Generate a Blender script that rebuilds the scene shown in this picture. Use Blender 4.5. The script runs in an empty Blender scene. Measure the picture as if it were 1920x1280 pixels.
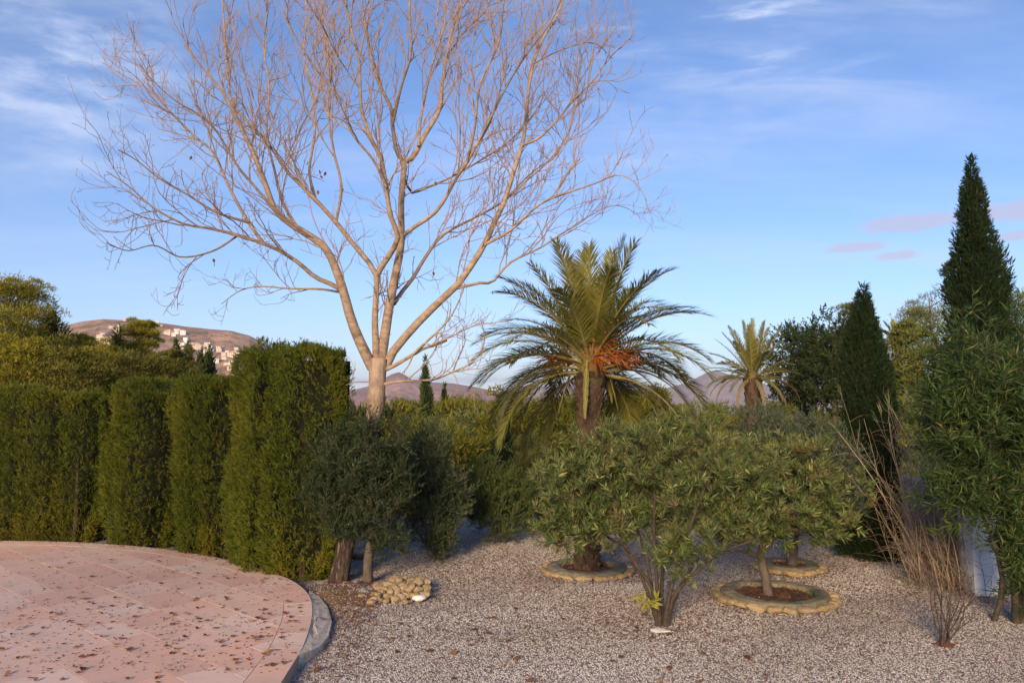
import bpy, math, random
import numpy as np
from mathutils import Vector
rng = np.random.default_rng(11)
random.seed(11)
S = bpy.context.scene
COL = S.collection

# ------------------------------------------------------------------ camera
CAM_H = 2.8
F_PX = 1397.0                                   # focal length in pixels of the 1920 wide picture
PITCH = math.atan((760 - 640) / F_PX)
cam_d = bpy.data.cameras.new('camera')
cam_d.sensor_width = 36.0
cam_d.lens = 36.0 * F_PX / 1920
cam_d.clip_start = 0.1
cam_d.clip_end = 20000
cam = bpy.data.objects.new('camera', cam_d)
cam.location = (0, 0, CAM_H)
cam.rotation_euler = (math.pi / 2 + PITCH, 0, 0)
COL.objects.link(cam)
S.camera = cam

# ------------------------------------------------------------------ sun, sky, exposure
SUN_AZ = math.radians(196)                      # compass bearing of the sun, +Y = 0, clockwise
SUN_EL = math.radians(17.0)
sun_dir = Vector((math.sin(SUN_AZ) * math.cos(SUN_EL), math.cos(SUN_AZ) * math.cos(SUN_EL), math.sin(SUN_EL)))
sun_d = bpy.data.lights.new('sun', 'SUN')
sun_d.energy = 4.5
sun_d.angle = math.radians(18)
sun_d.color = (1.0, 0.73, 0.44)
sun = bpy.data.objects.new('sun', sun_d)
sun.rotation_euler = (-sun_dir).to_track_quat('-Z', 'Y').to_euler()
sun.location = (0, -30, 30)
COL.objects.link(sun)

world = bpy.data.worlds.new('World')
S.world = world
world.use_nodes = True
wt = world.node_tree
wt.nodes.clear()


class NG:
    """small helper for node graphs"""
    def __init__(self, tree):
        self.t = tree

    def n(self, typ, **kw):
        nd = self.t.nodes.new(typ)
        for k, v in kw.items():
            setattr(nd, k, v)
        return nd

    def put(self, sock, v):
        if hasattr(v, 'is_output') or isinstance(v, bpy.types.NodeSocket):
            self.t.links.new(v, sock)
        elif v is not None:
            sock.default_value = v

    def m(self, op, a, b=None, c=None, clamp=False):
        nd = self.n('ShaderNodeMath', operation=op, use_clamp=clamp)
        self.put(nd.inputs[0], a)
        if b is not None: self.put(nd.inputs[1], b)
        if c is not None: self.put(nd.inputs[2], c)
        return nd.outputs[0]

    def mix(self, f, a, b, mode='MIX'):
        nd = self.n('ShaderNodeMix', data_type='RGBA', blend_type=mode)
        self.put(nd.inputs[0], f)
        self.put(nd.inputs[6], a if not isinstance(a, tuple) else (*a[:3], 1))
        self.put(nd.inputs[7], b if not isinstance(b, tuple) else (*b[:3], 1))
        return nd.outputs[2]

    def noise(self, vec, scale, detail=4, rough=.55, out=0, dist=0):
        nd = self.n('ShaderNodeTexNoise')
        if vec is not None: self.put(nd.inputs['Vector'], vec)
        nd.inputs['Scale'].default_value = scale
        nd.inputs['Detail'].default_value = detail
        nd.inputs['Roughness'].default_value = rough
        nd.inputs['Distortion'].default_value = dist
        return nd.outputs[out]

    def ramp(self, f, *stops):
        nd = self.n('ShaderNodeValToRGB')
        el = nd.color_ramp.elements
        while len(el) < len(stops): el.new(0.5)
        for e, (p, c) in zip(el, stops):
            e.position = p
            e.color = (*c, 1) if isinstance(c, tuple) else (c, c, c, 1)
        self.put(nd.inputs[0], f)
        return nd.outputs[0]

    def sstep(self, v, a, b):
        nd = self.n('ShaderNodeMapRange', interpolation_type='SMOOTHSTEP')
        self.put(nd.inputs[0], v)
        nd.inputs[1].default_value = a
        nd.inputs[2].default_value = b
        return nd.outputs[0]

    def combine(self, x, y, z):
        nd = self.n('ShaderNodeCombineXYZ')
        for i, v in enumerate((x, y, z)): self.put(nd.inputs[i], v)
        return nd.outputs[0]


def build_sky():
    g = NG(wt)
    out = g.n('ShaderNodeOutputWorld')
    bg = g.n('ShaderNodeBackground')
    bg.inputs[1].default_value = 0.115
    sky = g.n('ShaderNodeTexSky', sky_type='NISHITA')
    sky.sun_disc = False
    sky.sun_elevation = SUN_EL
    sky.sun_rotation = SUN_AZ
    sky.altitude = 50
    sky.air_density = 1.0
    sky.dust_density = 0.3
    sky.ozone_density = 3.0
    tc = g.n('ShaderNodeTexCoord')
    sep = g.n('ShaderNodeSeparateXYZ')
    g.put(sep.inputs[0], tc.outputs['Generated'])
    x, y, z = sep.outputs
    zc = g.m('MAXIMUM', z, 0.0)
    den = g.m('ADD', zc, 0.12)
    u = g.m('DIVIDE', x, den)
    v = g.m('DIVIDE', y, den)
    el = g.m('MULTIPLY', g.m('ARCSINE', z), 57.2958)
    az = g.m('MULTIPLY', g.m('ARCTAN2', x, y), 57.2958)
    flat = g.combine(u, v, 0.0)
    # thin cirrus on a high flat layer, streaked along one direction
    mp = g.n('ShaderNodeMapping')
    mp.inputs['Rotation'].default_value = (0, 0, math.radians(-38))
    mp.inputs['Scale'].default_value = (1.0, 3.2, 1)
    g.put(mp.inputs[0], flat)
    n1 = g.noise(mp.outputs[0], 1.7, 9, .62, dist=.6)
    n2 = g.noise(flat, 0.7, 3, .5)
    cir = g.m('MULTIPLY', g.sstep(n1, .44, .82), g.sstep(n2, .40, .68))
    cir = g.m('MULTIPLY', cir, g.sstep(el, 3, 14))
    veil = g.m('MULTIPLY', g.sstep(g.noise(mp.outputs[0], .8, 6, .6), .38, .8), .28)
    cir = g.m('ADD', g.m('MULTIPLY', cir, .62), veil)

    def spot(a0, e0, sa, se):
        da = g.m('POWER', g.m('DIVIDE', g.m('SUBTRACT', az, a0), sa), 2)
        de = g.m('POWER', g.m('DIVIDE', g.m('SUBTRACT', el, e0), se), 2)
        return g.m('EXPONENT', g.m('MULTIPLY', g.m('ADD', da, de), -1))
    ae = g.combine(g.m('MULTIPLY', az, .12), g.m('MULTIPLY', el, .34), 2.0)
    # streaks at the upper right, haze patches at the upper left
    st = g.n('ShaderNodeMapping')
    st.inputs['Rotation'].default_value = (0, 0, math.radians(-42))
    st.inputs['Scale'].default_value = (.16, 1.0, 1)
    g.put(st.inputs[0], g.combine(az, el, 0.0))
    n3 = g.sstep(g.noise(st.outputs[0], .42, 6, .6), .50, .78)
    s1 = g.m('ADD', g.m('MULTIPLY', spot(21, 27.5, 13, 4.2), 1.3), g.m('MULTIPLY', spot(-33, 22, 7, 6), .12))
    cir = g.m('ADD', cir, g.m('MULTIPLY', n3, s1))
    n4 = g.sstep(g.noise(ae, 1.1, 6, .6), .40, .75)
    s2 = g.m('ADD', g.m('MULTIPLY', spot(-32, 22, 7, 6), 1.0), g.m('MULTIPLY', spot(-37, 12, 10, 3.5), .12))
    s2 = g.m('ADD', s2, g.m('MULTIPLY', spot(17, 20, 12, 3.0), .30))
    cir = g.m('ADD', cir, g.m('MULTIPLY', n4, s2))
    cir = g.m('MINIMUM', cir, .75)
    # small pinkish cumulus low in the sky
    wob = g.m('MULTIPLY', g.m('SUBTRACT', g.noise(ae, 3.0, 6, .62), .5), 1.5)
    cu = None
    for a0, e0, sa, se in ((28.6, 12.3, 4.2, .75), (35, 12.4, 4.2, .8), (24.8, 11.0, 2.6, .45), (27.8, 10.2, 1.9, .38), (35.4, 10.8, 2.8, .42)):
        sp = g.sstep(g.m('ADD', spot(a0, e0, sa, se), wob), .36, .78)
        cu = sp if cu is None else g.m('MAXIMUM', cu, sp)
    cu = g.m('MULTIPLY', cu, .66)
    # long low bank just over the sea
    bank = g.m('MULTIPLY', g.sstep(g.m('ADD', spot(-4, 1.9, 16, .45), wob), .45, .95), .5)
    # milky band near the horizon
    hz = g.m('MULTIPLY', g.m('EXPONENT', g.m('MULTIPLY', g.m('ABSOLUTE', el), -.24)), .68)
    skc = g.mix(1.0, sky.outputs[0], (.88, .97, 1.20), 'MULTIPLY')
    skc = g.mix(hz, skc, (3.9, 4.4, 5.6))
    skc = g.mix(cir, skc, (4.4, 5.0, 6.6))
    skc = g.mix(cu, skc, (3.7, 3.45, 4.3))
    skc = g.mix(bank, skc, (2.4, 2.9, 4.3))
    g.put(bg.inputs[0], skc)
    g.t.links.new(bg.outputs[0], out.inputs[0])


build_sky()
S.view_settings.view_transform = 'Standard'
S.view_settings.look = 'None'
S.view_settings.exposure = 0.53
S.view_settings.gamma = 1.0
S.view_settings.use_curve_mapping = False
S.cycles.max_bounces = 8
S.cycles.diffuse_bounces = 4
S.cycles.transparent_max_bounces = 8
S.cycles.volume_bounces = 0

# ------------------------------------------------------------------ pixel rays (used to read real positions off the photograph)
_c, _s = math.cos(PITCH), math.sin(PITCH)


def ray(px, py):
    u, v = (px - 960) / F_PX, (640 - py) / F_PX
    return np.array([u, _c - v * _s, _s + v * _c])


def at(px, py, Y):
    d = ray(px, py)
    return d * (Y / d[1]) + np.array([0, 0, CAM_H])


def ground(px, py, z=0.0):
    d = ray(px, py)
    return d * ((z - CAM_H) / d[2]) + np.array([0, 0, CAM_H])


# ------------------------------------------------------------------ mesh helpers
def unit(v):
    return v / np.maximum(np.linalg.norm(v, axis=-1, keepdims=True), 1e-9)


class MB:
    """collects vertices and faces, then links them as ONE mesh object"""
    def __init__(self):
        self.v, self.f4, self.f3, self.a4, self.a3, self.at = [], [], [], [], [], []
        self.n = 0

    def add(self, V, quads=None, tris=None, mat=0, rnd=0.0):
        V = np.asarray(V, float).reshape(-1, 3)
        if quads is not None and len(quads):
            q = np.asarray(quads, int) + self.n
            self.f4.append(q); self.a4.append(np.full(len(q), mat))
        if tris is not None and len(tris):
            t = np.asarray(tris, int) + self.n
            self.f3.append(t); self.a3.append(np.full(len(t), mat))
        r = np.broadcast_to(np.asarray(rnd, float), (len(V),)) if np.ndim(rnd) == 0 else np.asarray(rnd, float)
        self.at.append(r)
        self.v.append(V)
        self.n += len(V)
        return self

    def mesh(self, name, mats, smooth=False):
        me = bpy.data.meshes.new(name)
        V = np.concatenate(self.v) if self.v else np.zeros((0, 3))
        q = np.concatenate(self.f4) if self.f4 else np.zeros((0, 4), int)
        t = np.concatenate(self.f3) if self.f3 else np.zeros((0, 3), int)
        me.vertices.add(len(V))
        me.vertices.foreach_set('co', V.astype(np.float32).ravel())
        loops = np.concatenate([q.ravel(), t.ravel()]).astype(np.int32)
        me.loops.add(len(loops))
        me.loops.foreach_set('vertex_index', loops)
        nf = len(q) + len(t)
        me.polygons.add(nf)
        st = np.concatenate([np.arange(len(q)) * 4, len(q) * 4 + np.arange(len(t)) * 3]).astype(np.int32)
        me.polygons.foreach_set('loop_start', st)
        mi = np.concatenate([np.concatenate(self.a4) if self.a4 else np.zeros(0), np.concatenate(self.a3) if self.a3 else np.zeros(0)]).astype(np.int32)
        me.polygons.foreach_set('material_index', mi)
        me.polygons.foreach_set('use_smooth', np.full(nf, smooth))
        at_ = me.attributes.new('rnd', 'FLOAT', 'POINT')
        at_.data.foreach_set('value', np.concatenate(self.at).astype(np.float32) if self.at else np.zeros(0, np.float32))
        me.update(calc_edges=True)
        me.validate()
        for m in (mats if isinstance(mats, (list, tuple)) else [mats]):
            me.materials.append(m)
        return me

    def build(self, name, mats, parent=None, smooth=False, loc=None):
        """vertices are in world space; loc gives the origin of the object (its base)"""
        if loc is None and parent is not None:
            loc = world_loc(parent)
        if loc is not None:
            o3 = np.asarray(loc, float)
            self.v = [v - o3 for v in self.v]
        return link(name, self.mesh(name, mats, smooth), parent, loc)


def world_loc(o):
    v = Vector(o.location)
    while o.parent:
        o = o.parent
        v = v + Vector(o.location)
    return np.array(v)


def link(name, me, parent=None, loc=None):
    o = bpy.data.objects.new(name, me)
    COL.objects.link(o)
    l = np.zeros(3) if loc is None else np.asarray(loc, float)
    if parent is not None:
        o.parent = parent
        l = l - world_loc(parent)
    o.location = tuple(l)
    return o


def tag(o, label=None, cat=None, group=None, kind=None):
    if label: o['label'] = label
    if cat: o['category'] = cat
    if group: o['group'] = group
    if kind: o['kind'] = kind
    return o


def thing(name, label, cat, loc, group=None):
    return tag(link(name, None, None, loc), label, cat, group)


def dup(root, loc, rz=0.0, sc=1.0, label=None, group=None):
    c = root.copy()
    COL.objects.link(c)
    c.location = tuple(loc)
    c.rotation_euler = (0, 0, rz)
    c.scale = (sc, sc, sc) if np.ndim(sc) == 0 else tuple(sc)
    if label: c['label'] = label
    if group: c['group'] = group
    for ch in list(root.children):
        k = ch.copy()
        COL.objects.link(k)
        k.parent = c
        for gch in list(ch.children):
            q = gch.copy()
            COL.objects.link(q)
            q.parent = k
    return c


def tubes(mb, P, R, sides=5, mat=0, rnd=0.0, cap=False):
    """P (n,k,3) centre lines, R (n,k) radii"""
    P = np.asarray(P, float); R = np.asarray(R, float)
    if P.ndim == 2: P = P[None]; R = R[None]
    n, k, _ = P.shape
    T = np.gradient(P, axis=1)
    T = unit(T)
    ref = np.zeros_like(T); ref[..., 0] = 1.0
    alt = np.abs(T[:, :1, 0]).repeat(k, 1) > .9
    ref[alt] = (0, 1, 0)
    A = unit(np.cross(T, ref)); B = np.cross(T, A)
    ang = np.arange(sides) / sides * 2 * np.pi
    V = P[:, :, None, :] + R[:, :, None, None] * (np.cos(ang)[None, None, :, None] * A[:, :, None, :] + np.sin(ang)[None, None, :, None] * B[:, :, None, :])
    idx = np.arange(n * k * sides).reshape(n, k, sides)
    a = idx[:, :-1, :]; b = np.roll(a, -1, 2); d = idx[:, 1:, :]; c = np.roll(d, -1, 2)
    q = np.stack([a, b, c, d], -1).reshape(-1, 4)
    r = rnd if np.ndim(rnd) == 0 else np.repeat(np.asarray(rnd), k * sides)
    mb.add(V.reshape(-1, 3), q, None, mat, r)
    if cap:
        ce = V[:, -1].mean(1)
        base = mb.n
        for i in range(n):
            mb.add(np.vstack([V[i, -1], ce[i:i + 1]]), None, [(j, (j + 1) % sides, sides) for j in range(sides)], mat, 0.0 if np.ndim(rnd) == 0 else rnd[i])
    return V


def perp(D):
    r = rng.normal(size=D.shape)
    return unit(np.cross(D, r))


def leaves(mb, P, D, L, W, mat=0, rnd=None, droop=0.0, side=None, tri=False):
    """n pointed leaves: base P, direction D, length L, width W; folded along the midrib by droop"""
    n = len(P)
    D = unit(D)
    Sd = perp(D) if side is None else unit(side)
    N = np.cross(D, Sd)
    L = np.broadcast_to(L, (n,))[:, None]; W = np.broadcast_to(W, (n,))[:, None]
    mid = P + D * L * .45 + N * L * .06
    tip = P + D * L - N * L * droop
    if tri:
        V = np.stack([P - Sd * W * .5, P + Sd * W * .5, tip], 1)
        r = rng.random(n) if rnd is None else np.broadcast_to(rnd, (n,))
        mb.add(V.reshape(-1, 3), None, np.arange(n * 3).reshape(n, 3), mat, np.repeat(r, 3))
        return
    V = np.stack([P, mid + Sd * W * .5, tip, mid - Sd * W * .5], 1)
    q = np.arange(n * 4).reshape(n, 4)
    r = rng.random(n) if rnd is None else np.broadcast_to(rnd, (n,))
    mb.add(V.reshape(-1, 3), q, None, mat, np.repeat(r, 4))


def curves(start, D, L, k=6, bend=(0, 0, 0), wob=.15):
    n = len(start)
    L = np.broadcast_to(L, (n,))
    d = unit(D)
    P = np.zeros((n, k, 3)); P[:, 0] = start
    bend = np.broadcast_to(np.asarray(bend, float), (n, 3))
    for i in range(1, k):
        d = unit(d + bend / k + rng.normal(size=(n, 3)) * wob / math.sqrt(k) * 1.5)
        P[:, i] = P[:, i - 1] + d * (L / (k - 1))[:, None]
    return P


def spawn(P, R, m, t0, t1, ang0, ang1, up=0.0):
    """m children on each of the curves P: start, direction, radius of the parent there, t"""
    n, k, _ = P.shape
    t = t0 + (t1 - t0) * (np.arange(m)[None] + rng.random((n, m))) / m
    f = t * (k - 1)
    i = np.clip(f.astype(int), 0, k - 2); w = f - i
    ii = np.arange(n)[:, None]
    st = P[ii, i] * (1 - w)[..., None] + P[ii, i + 1] * w[..., None]
    T = unit(P[ii, i + 1] - P[ii, i])
    r = R[ii, i] * (1 - w) + R[ii, i + 1] * w
    a = np.radians(ang0 + (ang1 - ang0) * rng.random((n, m)))[..., None]
    pd = unit(np.cross(T, rng.normal(size=T.shape)))
    d = np.cos(a) * T + np.sin(a) * pd
    d[..., 2] += up
    return st.reshape(-1, 3), unit(d.reshape(-1, 3)), r.ravel(), t.ravel()


def spline(pts, k):
    """Catmull-Rom through pts, k samples evenly along the length"""
    pts = np.asarray(pts, float)
    ext = np.vstack([2 * pts[0] - pts[1], pts, 2 * pts[-1] - pts[-2]])
    out = []
    for i in range(len(pts) - 1):
        p0, p1, p2, p3 = ext[i:i + 4]
        for t in np.linspace(0, 1, 12, endpoint=False):
            out.append(.5 * ((2 * p1) + (-p0 + p2) * t + (2 * p0 - 5 * p1 + 4 * p2 - p3) * t * t + (-p0 + 3 * p1 - 3 * p2 + p3) * t ** 3))
    out.append(pts[-1])
    out = np.array(out)
    s = np.concatenate([[0], np.cumsum(np.linalg.norm(np.diff(out, axis=0), axis=1))])
    q = np.linspace(0, s[-1], k)
    return np.stack([np.interp(q, s, out[:, j]) for j in range(out.shape[1])], 1)


def vnoise(p, seed=0, freq=1.0):
    """cheap smooth 3-D noise: a sum of sines, about -1..1"""
    r = np.random.default_rng(seed)
    out = np.zeros(len(p))
    for i in range(7):
        k = r.normal(size=3) * freq * (1 + .45 * i)
        out += np.sin(p @ k + r.random() * 6.28) / (1 + .5 * i)
    return out / 2.2


# ------------------------------------------------------------------ materials
def new_mat(name):
    m = bpy.data.materials.new(name)
    m.use_nodes = True
    m.node_tree.nodes.clear()
    g = NG(m.node_tree)
    out = g.n('ShaderNodeOutputMaterial')
    return m, g, out


def principled(g, col, rough=.8, spec=.3, normal=None):
    b = g.n('ShaderNodeBsdfPrincipled')
    g.put(b.inputs['Base Color'], col if not isinstance(col, tuple) else (*col[:3], 1))
    g.put(b.inputs['Roughness'], rough)
    b.inputs['Specular IOR Level'].default_value = spec
    if normal is not None: g.put(b.inputs['Normal'], normal)
    return b.outputs[0]


def bump(g, h, strength=.5, dist=.02):
    nd = g.n('ShaderNodeBump')
    nd.inputs['Strength'].default_value = strength
    nd.inputs['Distance'].default_value = dist
    g.put(nd.inputs['Height'], h)
    return nd.outputs[0]


def obj_co(g):
    return g.n('ShaderNodeTexCoord').outputs['Object']


def attr(g, name='rnd', typ='GEOMETRY'):
    nd = g.n('ShaderNodeAttribute', attribute_type=typ)
    nd.attribute_name = name
    return nd.outputs['Fac']


def foliage(name, a, b, c=None, rough=.55, trans=.25, patch=None, pscale=1.2, spec=.10):
    """leaves that differ one from the next between colours a and b, a few of them c; patch = colour of whole tired branches"""
    m, g, out = new_mat(name)
    r = attr(g)
    stops = [(0.0, a), (.85 if c else 1.0, b)]
    if c: stops += [(.93, c)]
    col = g.ramp(r, *stops)
    if patch:
        n = g.noise(obj_co(g), pscale, 3, .6)
        col = g.mix(g.sstep(n, .48, .70), col, patch)
    p = principled(g, col, rough, spec)
    t = g.n('ShaderNodeBsdfTranslucent')
    g.put(t.inputs[0], col)
    mx = g.n('ShaderNodeMixShader')
    mx.inputs[0].default_value = trans
    g.t.links.new(p, mx.inputs[1]); g.t.links.new(t.outputs[0], mx.inputs[2])
    g.t.links.new(mx.outputs[0], out.inputs[0])
    return m


def rough_mat(name, a, b, scale=6, bstr=.5, bdist=.02, rough=.9, stretch=None, use_rnd=0.0, detail=6, c=None):
    """mottled matt surface between two colours with relief"""
    m, g, out = new_mat(name)
    co = obj_co(g)
    if stretch:
        mp = g.n('ShaderNodeMapping'); mp.inputs['Scale'].default_value = stretch
        g.put(mp.inputs[0], co); co = mp.outputs[0]
    n = g.noise(co, scale, detail, .6)
    f = g.sstep(n, .3, .7)
    if use_rnd:
        f = g.m('ADD', g.m('MULTIPLY', f, 1 - use_rnd), g.m('MULTIPLY', attr(g), use_rnd))
    col = g.mix(f, a, b)
    if c:
        col = g.mix(g.sstep(g.noise(co, scale * .3, 4, .6), .52, .68), col, c)
    h = g.noise(co, scale * 3.1, 8, .65)
    p = principled(g, col, rough, .25, bump(g, h, bstr, bdist))
    g.t.links.new(p, out.inputs[0])
    return m


M = {}


def trunk_mat():
    m, g, out = new_mat('fissured_poplar_trunk')
    co = obj_co(g)
    mp = g.n('ShaderNodeMapping'); mp.inputs['Scale'].default_value = (1, 1, .16)
    g.put(mp.inputs[0], co)
    fis = g.sstep(g.noise(mp.outputs[0], 16, 6, .65), .40, .62)
    sp = g.n('ShaderNodeSeparateXYZ'); g.put(sp.inputs[0], co)
    low = g.sstep(g.m('ADD', sp.outputs[2], g.m('MULTIPLY', g.noise(co, 2.5, 5, .6), 1.6)), 4.1, 1.6)
    young = g.mix(g.sstep(g.noise(co, 6, 6, .6), .35, .68), (.28, .20, .14), (.44, .33, .24))
    old = g.mix(fis, (.055, .038, .028), (.20, .155, .12))
    col = g.mix(low, young, old)
    h = g.m('MULTIPLY', fis, g.m('ADD', .12, low))
    sh = principled(g, col, .9, .2, bump(g, h, 1.0, .05))
    g.t.links.new(sh, out.inputs[0])
    return m


M['hedge'] = foliage('hedge_leaf', (.036, .070, .010), (.195, .220, .026), (.26, .17, .04), patch=(.235, .215, .026), pscale=.75, trans=.28)
M['hedge_core'] = rough_mat('hedge_core', (.008, .012, .004), (.016, .016, .006), 9)  # near black: shade inside hedge and cypress put into the colour
M['cypress'] = foliage('cypress_leaf', (.009, .022, .009), (.026, .044, .015), (.08, .06, .035), trans=.10)  # kept very dark, lack of sun put into the leaf colour
M['olive'] = foliage('olive_leaf', (.040, .062, .034), (.11, .135, .085), (.20, .22, .16), trans=.12, rough=.5)
M['olive_dark'] = foliage('carob_leaf', (.036, .068, .018), (.125, .160, .045), (.20, .20, .07), trans=.22)
M['oleander'] = foliage('oleander_leaf', (.040, .075, .022), (.170, .205, .068), (.44, .40, .16), trans=.25, patch=(.19, .165, .075), pscale=2.6, rough=.45)
M['oleander_dark'] = foliage('dark_oleander_leaf', (.016, .046, .014), (.080, .118, .034), (.20, .18, .06), trans=.22, rough=.45)
M['yellow_leaf'] = foliage('yellow_leaf', (.30, .30, .05), (.42, .36, .07), trans=.25)
M['palm'] = foliage('palm_leaflet', (.085, .110, .026), (.27, .245, .055), (.38, .31, .11), trans=.28, rough=.4)
M['palm_old'] = foliage('dry_palm_leaflet', (.16, .12, .07), (.26, .20, .12), trans=.15, rough=.6)
M['rachis'] = rough_mat('palm_rachis', (.20, .17, .06), (.28, .22, .09), 12, .2)
M['orange'] = rough_mat('orange_fruit_stalk', (.22, .06, .012), (.48, .15, .025), 10, .2, use_rnd=.8)
M['palm_heart'] = rough_mat('palm_heart', (.07, .065, .02), (.16, .12, .04), 14, .8, .03, stretch=(1, 1, .25))
M['palm_trunk'] = rough_mat('palm_trunk_bark', (.035, .022, .016), (.13, .085, .055), 12, .9, .03, use_rnd=.5)
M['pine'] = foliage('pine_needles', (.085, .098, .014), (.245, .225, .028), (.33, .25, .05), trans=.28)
M['pine_sunlit'] = foliage('sunlit_pine_needles', (.12, .125, .014), (.35, .30, .030), (.42, .32, .06), trans=.30)  # lit copy of the pine needles, low sun put into the colour
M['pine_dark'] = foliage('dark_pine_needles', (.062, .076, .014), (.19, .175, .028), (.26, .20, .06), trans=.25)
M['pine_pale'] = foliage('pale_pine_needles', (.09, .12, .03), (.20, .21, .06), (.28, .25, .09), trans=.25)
M['bark'] = rough_mat('pine_bark', (.10, .07, .05), (.20, .15, .11), 10, .8, .03, stretch=(1, 1, .3))
M['old_bark'] = rough_mat('furrowed_bark', (.06, .045, .035), (.17, .135, .105), 14, 1.0, .05, stretch=(1, 1, .18))
M['grey_bark'] = rough_mat('grey_smooth_bark', (.075, .057, .046), (.145, .115, .095), 14, .5, .01, stretch=(1, 1, .5))
M['twig'] = rough_mat('oleander_stem', (.050, .038, .030), (.115, .090, .070), 18, .3, .005, use_rnd=.3)
M['poplar'] = rough_mat('pale_poplar_bark', (.28, .20, .14), (.45, .335, .245), 9, .9, .02, stretch=(1, 1, 1.6), c=(.20, .13, .085))
M['poplar_trunk'] = trunk_mat()
M['poplar_twig'] = rough_mat('pink_twig_bark', (.28, .185, .13), (.44, .31, .225), 9, .2, .004, use_rnd=.5)
M['reed'] = foliage('dry_cane', (.17, .125, .09), (.39, .30, .215), (.50, .40, .29), trans=.05, rough=.7)
M['reed_leaf'] = foliage('cane_leaf', (.10, .13, .05), (.24, .23, .10), trans=.2)


def finish(m, g, out, sh):
    g.t.links.new(sh, out.inputs[0])
    return m


def gravel_ground_mat():
    m, g, out = new_mat('gravel_bed')
    co = obj_co(g)
    vor = g.n('ShaderNodeTexVoronoi'); vor.inputs['Scale'].default_value = 70
    g.put(vor.inputs['Vector'], co)
    sepc = g.n('ShaderNodeSeparateColor'); g.put(sepc.inputs[0], vor.outputs['Color'])
    col = g.ramp(sepc.outputs[0], (0, (.18, .13, .105)), (.5, (.38, .32, .285)), (1, (.56, .50, .46)))
    big = g.sstep(g.noise(co, .55, 5, .6), .42, .66)
    col = g.mix(g.m('MULTIPLY', big, .45), col, (.27, .17, .125))
    # bare brown soil on the little bank beside the patio edge
    sp = g.n('ShaderNodeSeparateXYZ'); g.put(sp.inputs[0], co)
    dx = g.m('DIVIDE', g.m('SUBTRACT', sp.outputs[0], -2.45), .75)
    dy = g.m('DIVIDE', g.m('SUBTRACT', sp.outputs[1], 11.1), .75)
    d = g.m('ADD', g.m('MULTIPLY', dx, dx), g.m('MULTIPLY', dy, dy))
    d = g.m('ADD', d, g.m('MULTIPLY', g.m('SUBTRACT', g.noise(co, 3, 5, .65), .5), 2.0))
    col = g.mix(g.sstep(d, 1.25, .55), col, g.mix(g.noise(co, 14, 6, .7), (.16, .10, .06), (.40, .27, .16)))
    h = g.m('SUBTRACT', 1.0, vor.outputs['Distance'])
    return finish(m, g, out, principled(g, col, .9, .2, bump(g, h, .9, .03)))


def terrain_mat():
    m, g, out = new_mat('scrub_land')
    co = obj_co(g)
    n = g.noise(co, .05, 8, .7)
    col = g.ramp(n, (.35, (.045, .06, .022)), (.5, (.09, .095, .035)), (.62, (.19, .15, .085)), (.75, (.26, .20, .13)))
    col = g.mix(g.sstep(g.noise(co, .9, 6, .7), .5, .7), col, (.05, .065, .022))
    return finish(m, g, out, principled(g, col, .95, .1, bump(g, g.noise(co, .8, 8, .7), 1.0, .6)))


def hill_mat(name, a, b, c, scale, green=(.06, .07, .035)):
    m, g, out = new_mat(name)
    co = obj_co(g)
    n = g.noise(co, scale, 10, .68)
    col = g.ramp(n, (.32, green), (.46, a), (.58, b), (.74, c))
    col = g.mix(g.m('MULTIPLY', g.sstep(g.noise(co, scale * 5, 8, .75), .50, .62), .8), col, green)
    return finish(m, g, out, principled(g, col, .95, .05, bump(g, g.noise(co, scale * 3, 10, .7), .9, 1.2 / scale * .1)))


def tile_mat():
    m, g, out = new_mat('pink_stone_tile')
    co = obj_co(g)
    r = attr(g)
    base = g.ramp(r, (0, (.75, .455, .34)), (.35, (.80, .53, .41)), (.7, (.84, .62, .495)), (1, (.84, .50, .355)))
    mp = g.n('ShaderNodeMapping'); mp.inputs['Scale'].default_value = (1.0, 3.0, 1)
    mp.inputs['Rotation'].default_value = (0, 0, .4)
    g.put(mp.inputs[0], co)
    vein = g.noise(mp.outputs[0], 1.6, 8, .65, dist=1.2)
    col = g.mix(g.m('MULTIPLY', g.sstep(vein, .42, .70), .5), base, (.66, .50, .40))
    col = g.mix(g.m('MULTIPLY', g.sstep(g.noise(mp.outputs[0], 3.7, 8, .7, dist=.8), .52, .74), .35), col, (.56, .30, .23))
    dirt = g.sstep(g.noise(co, .5, 6, .7), .48, .7)
    col = g.mix(g.m('MULTIPLY', dirt, .42), col, (.50, .34, .25))
    sp = g.sstep(g.noise(co, 60, 4, .7), .58, .75)
    col = g.mix(g.m('MULTIPLY', sp, .35), col, (.28, .18, .14))
    h = g.m('ADD', g.noise(co, 9, 8, .65), g.m('MULTIPLY', g.noise(co, 80, 3, .6), .25))
    return finish(m, g, out, principled(g, col, .72, .3, bump(g, h, .35, .008)))


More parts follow.
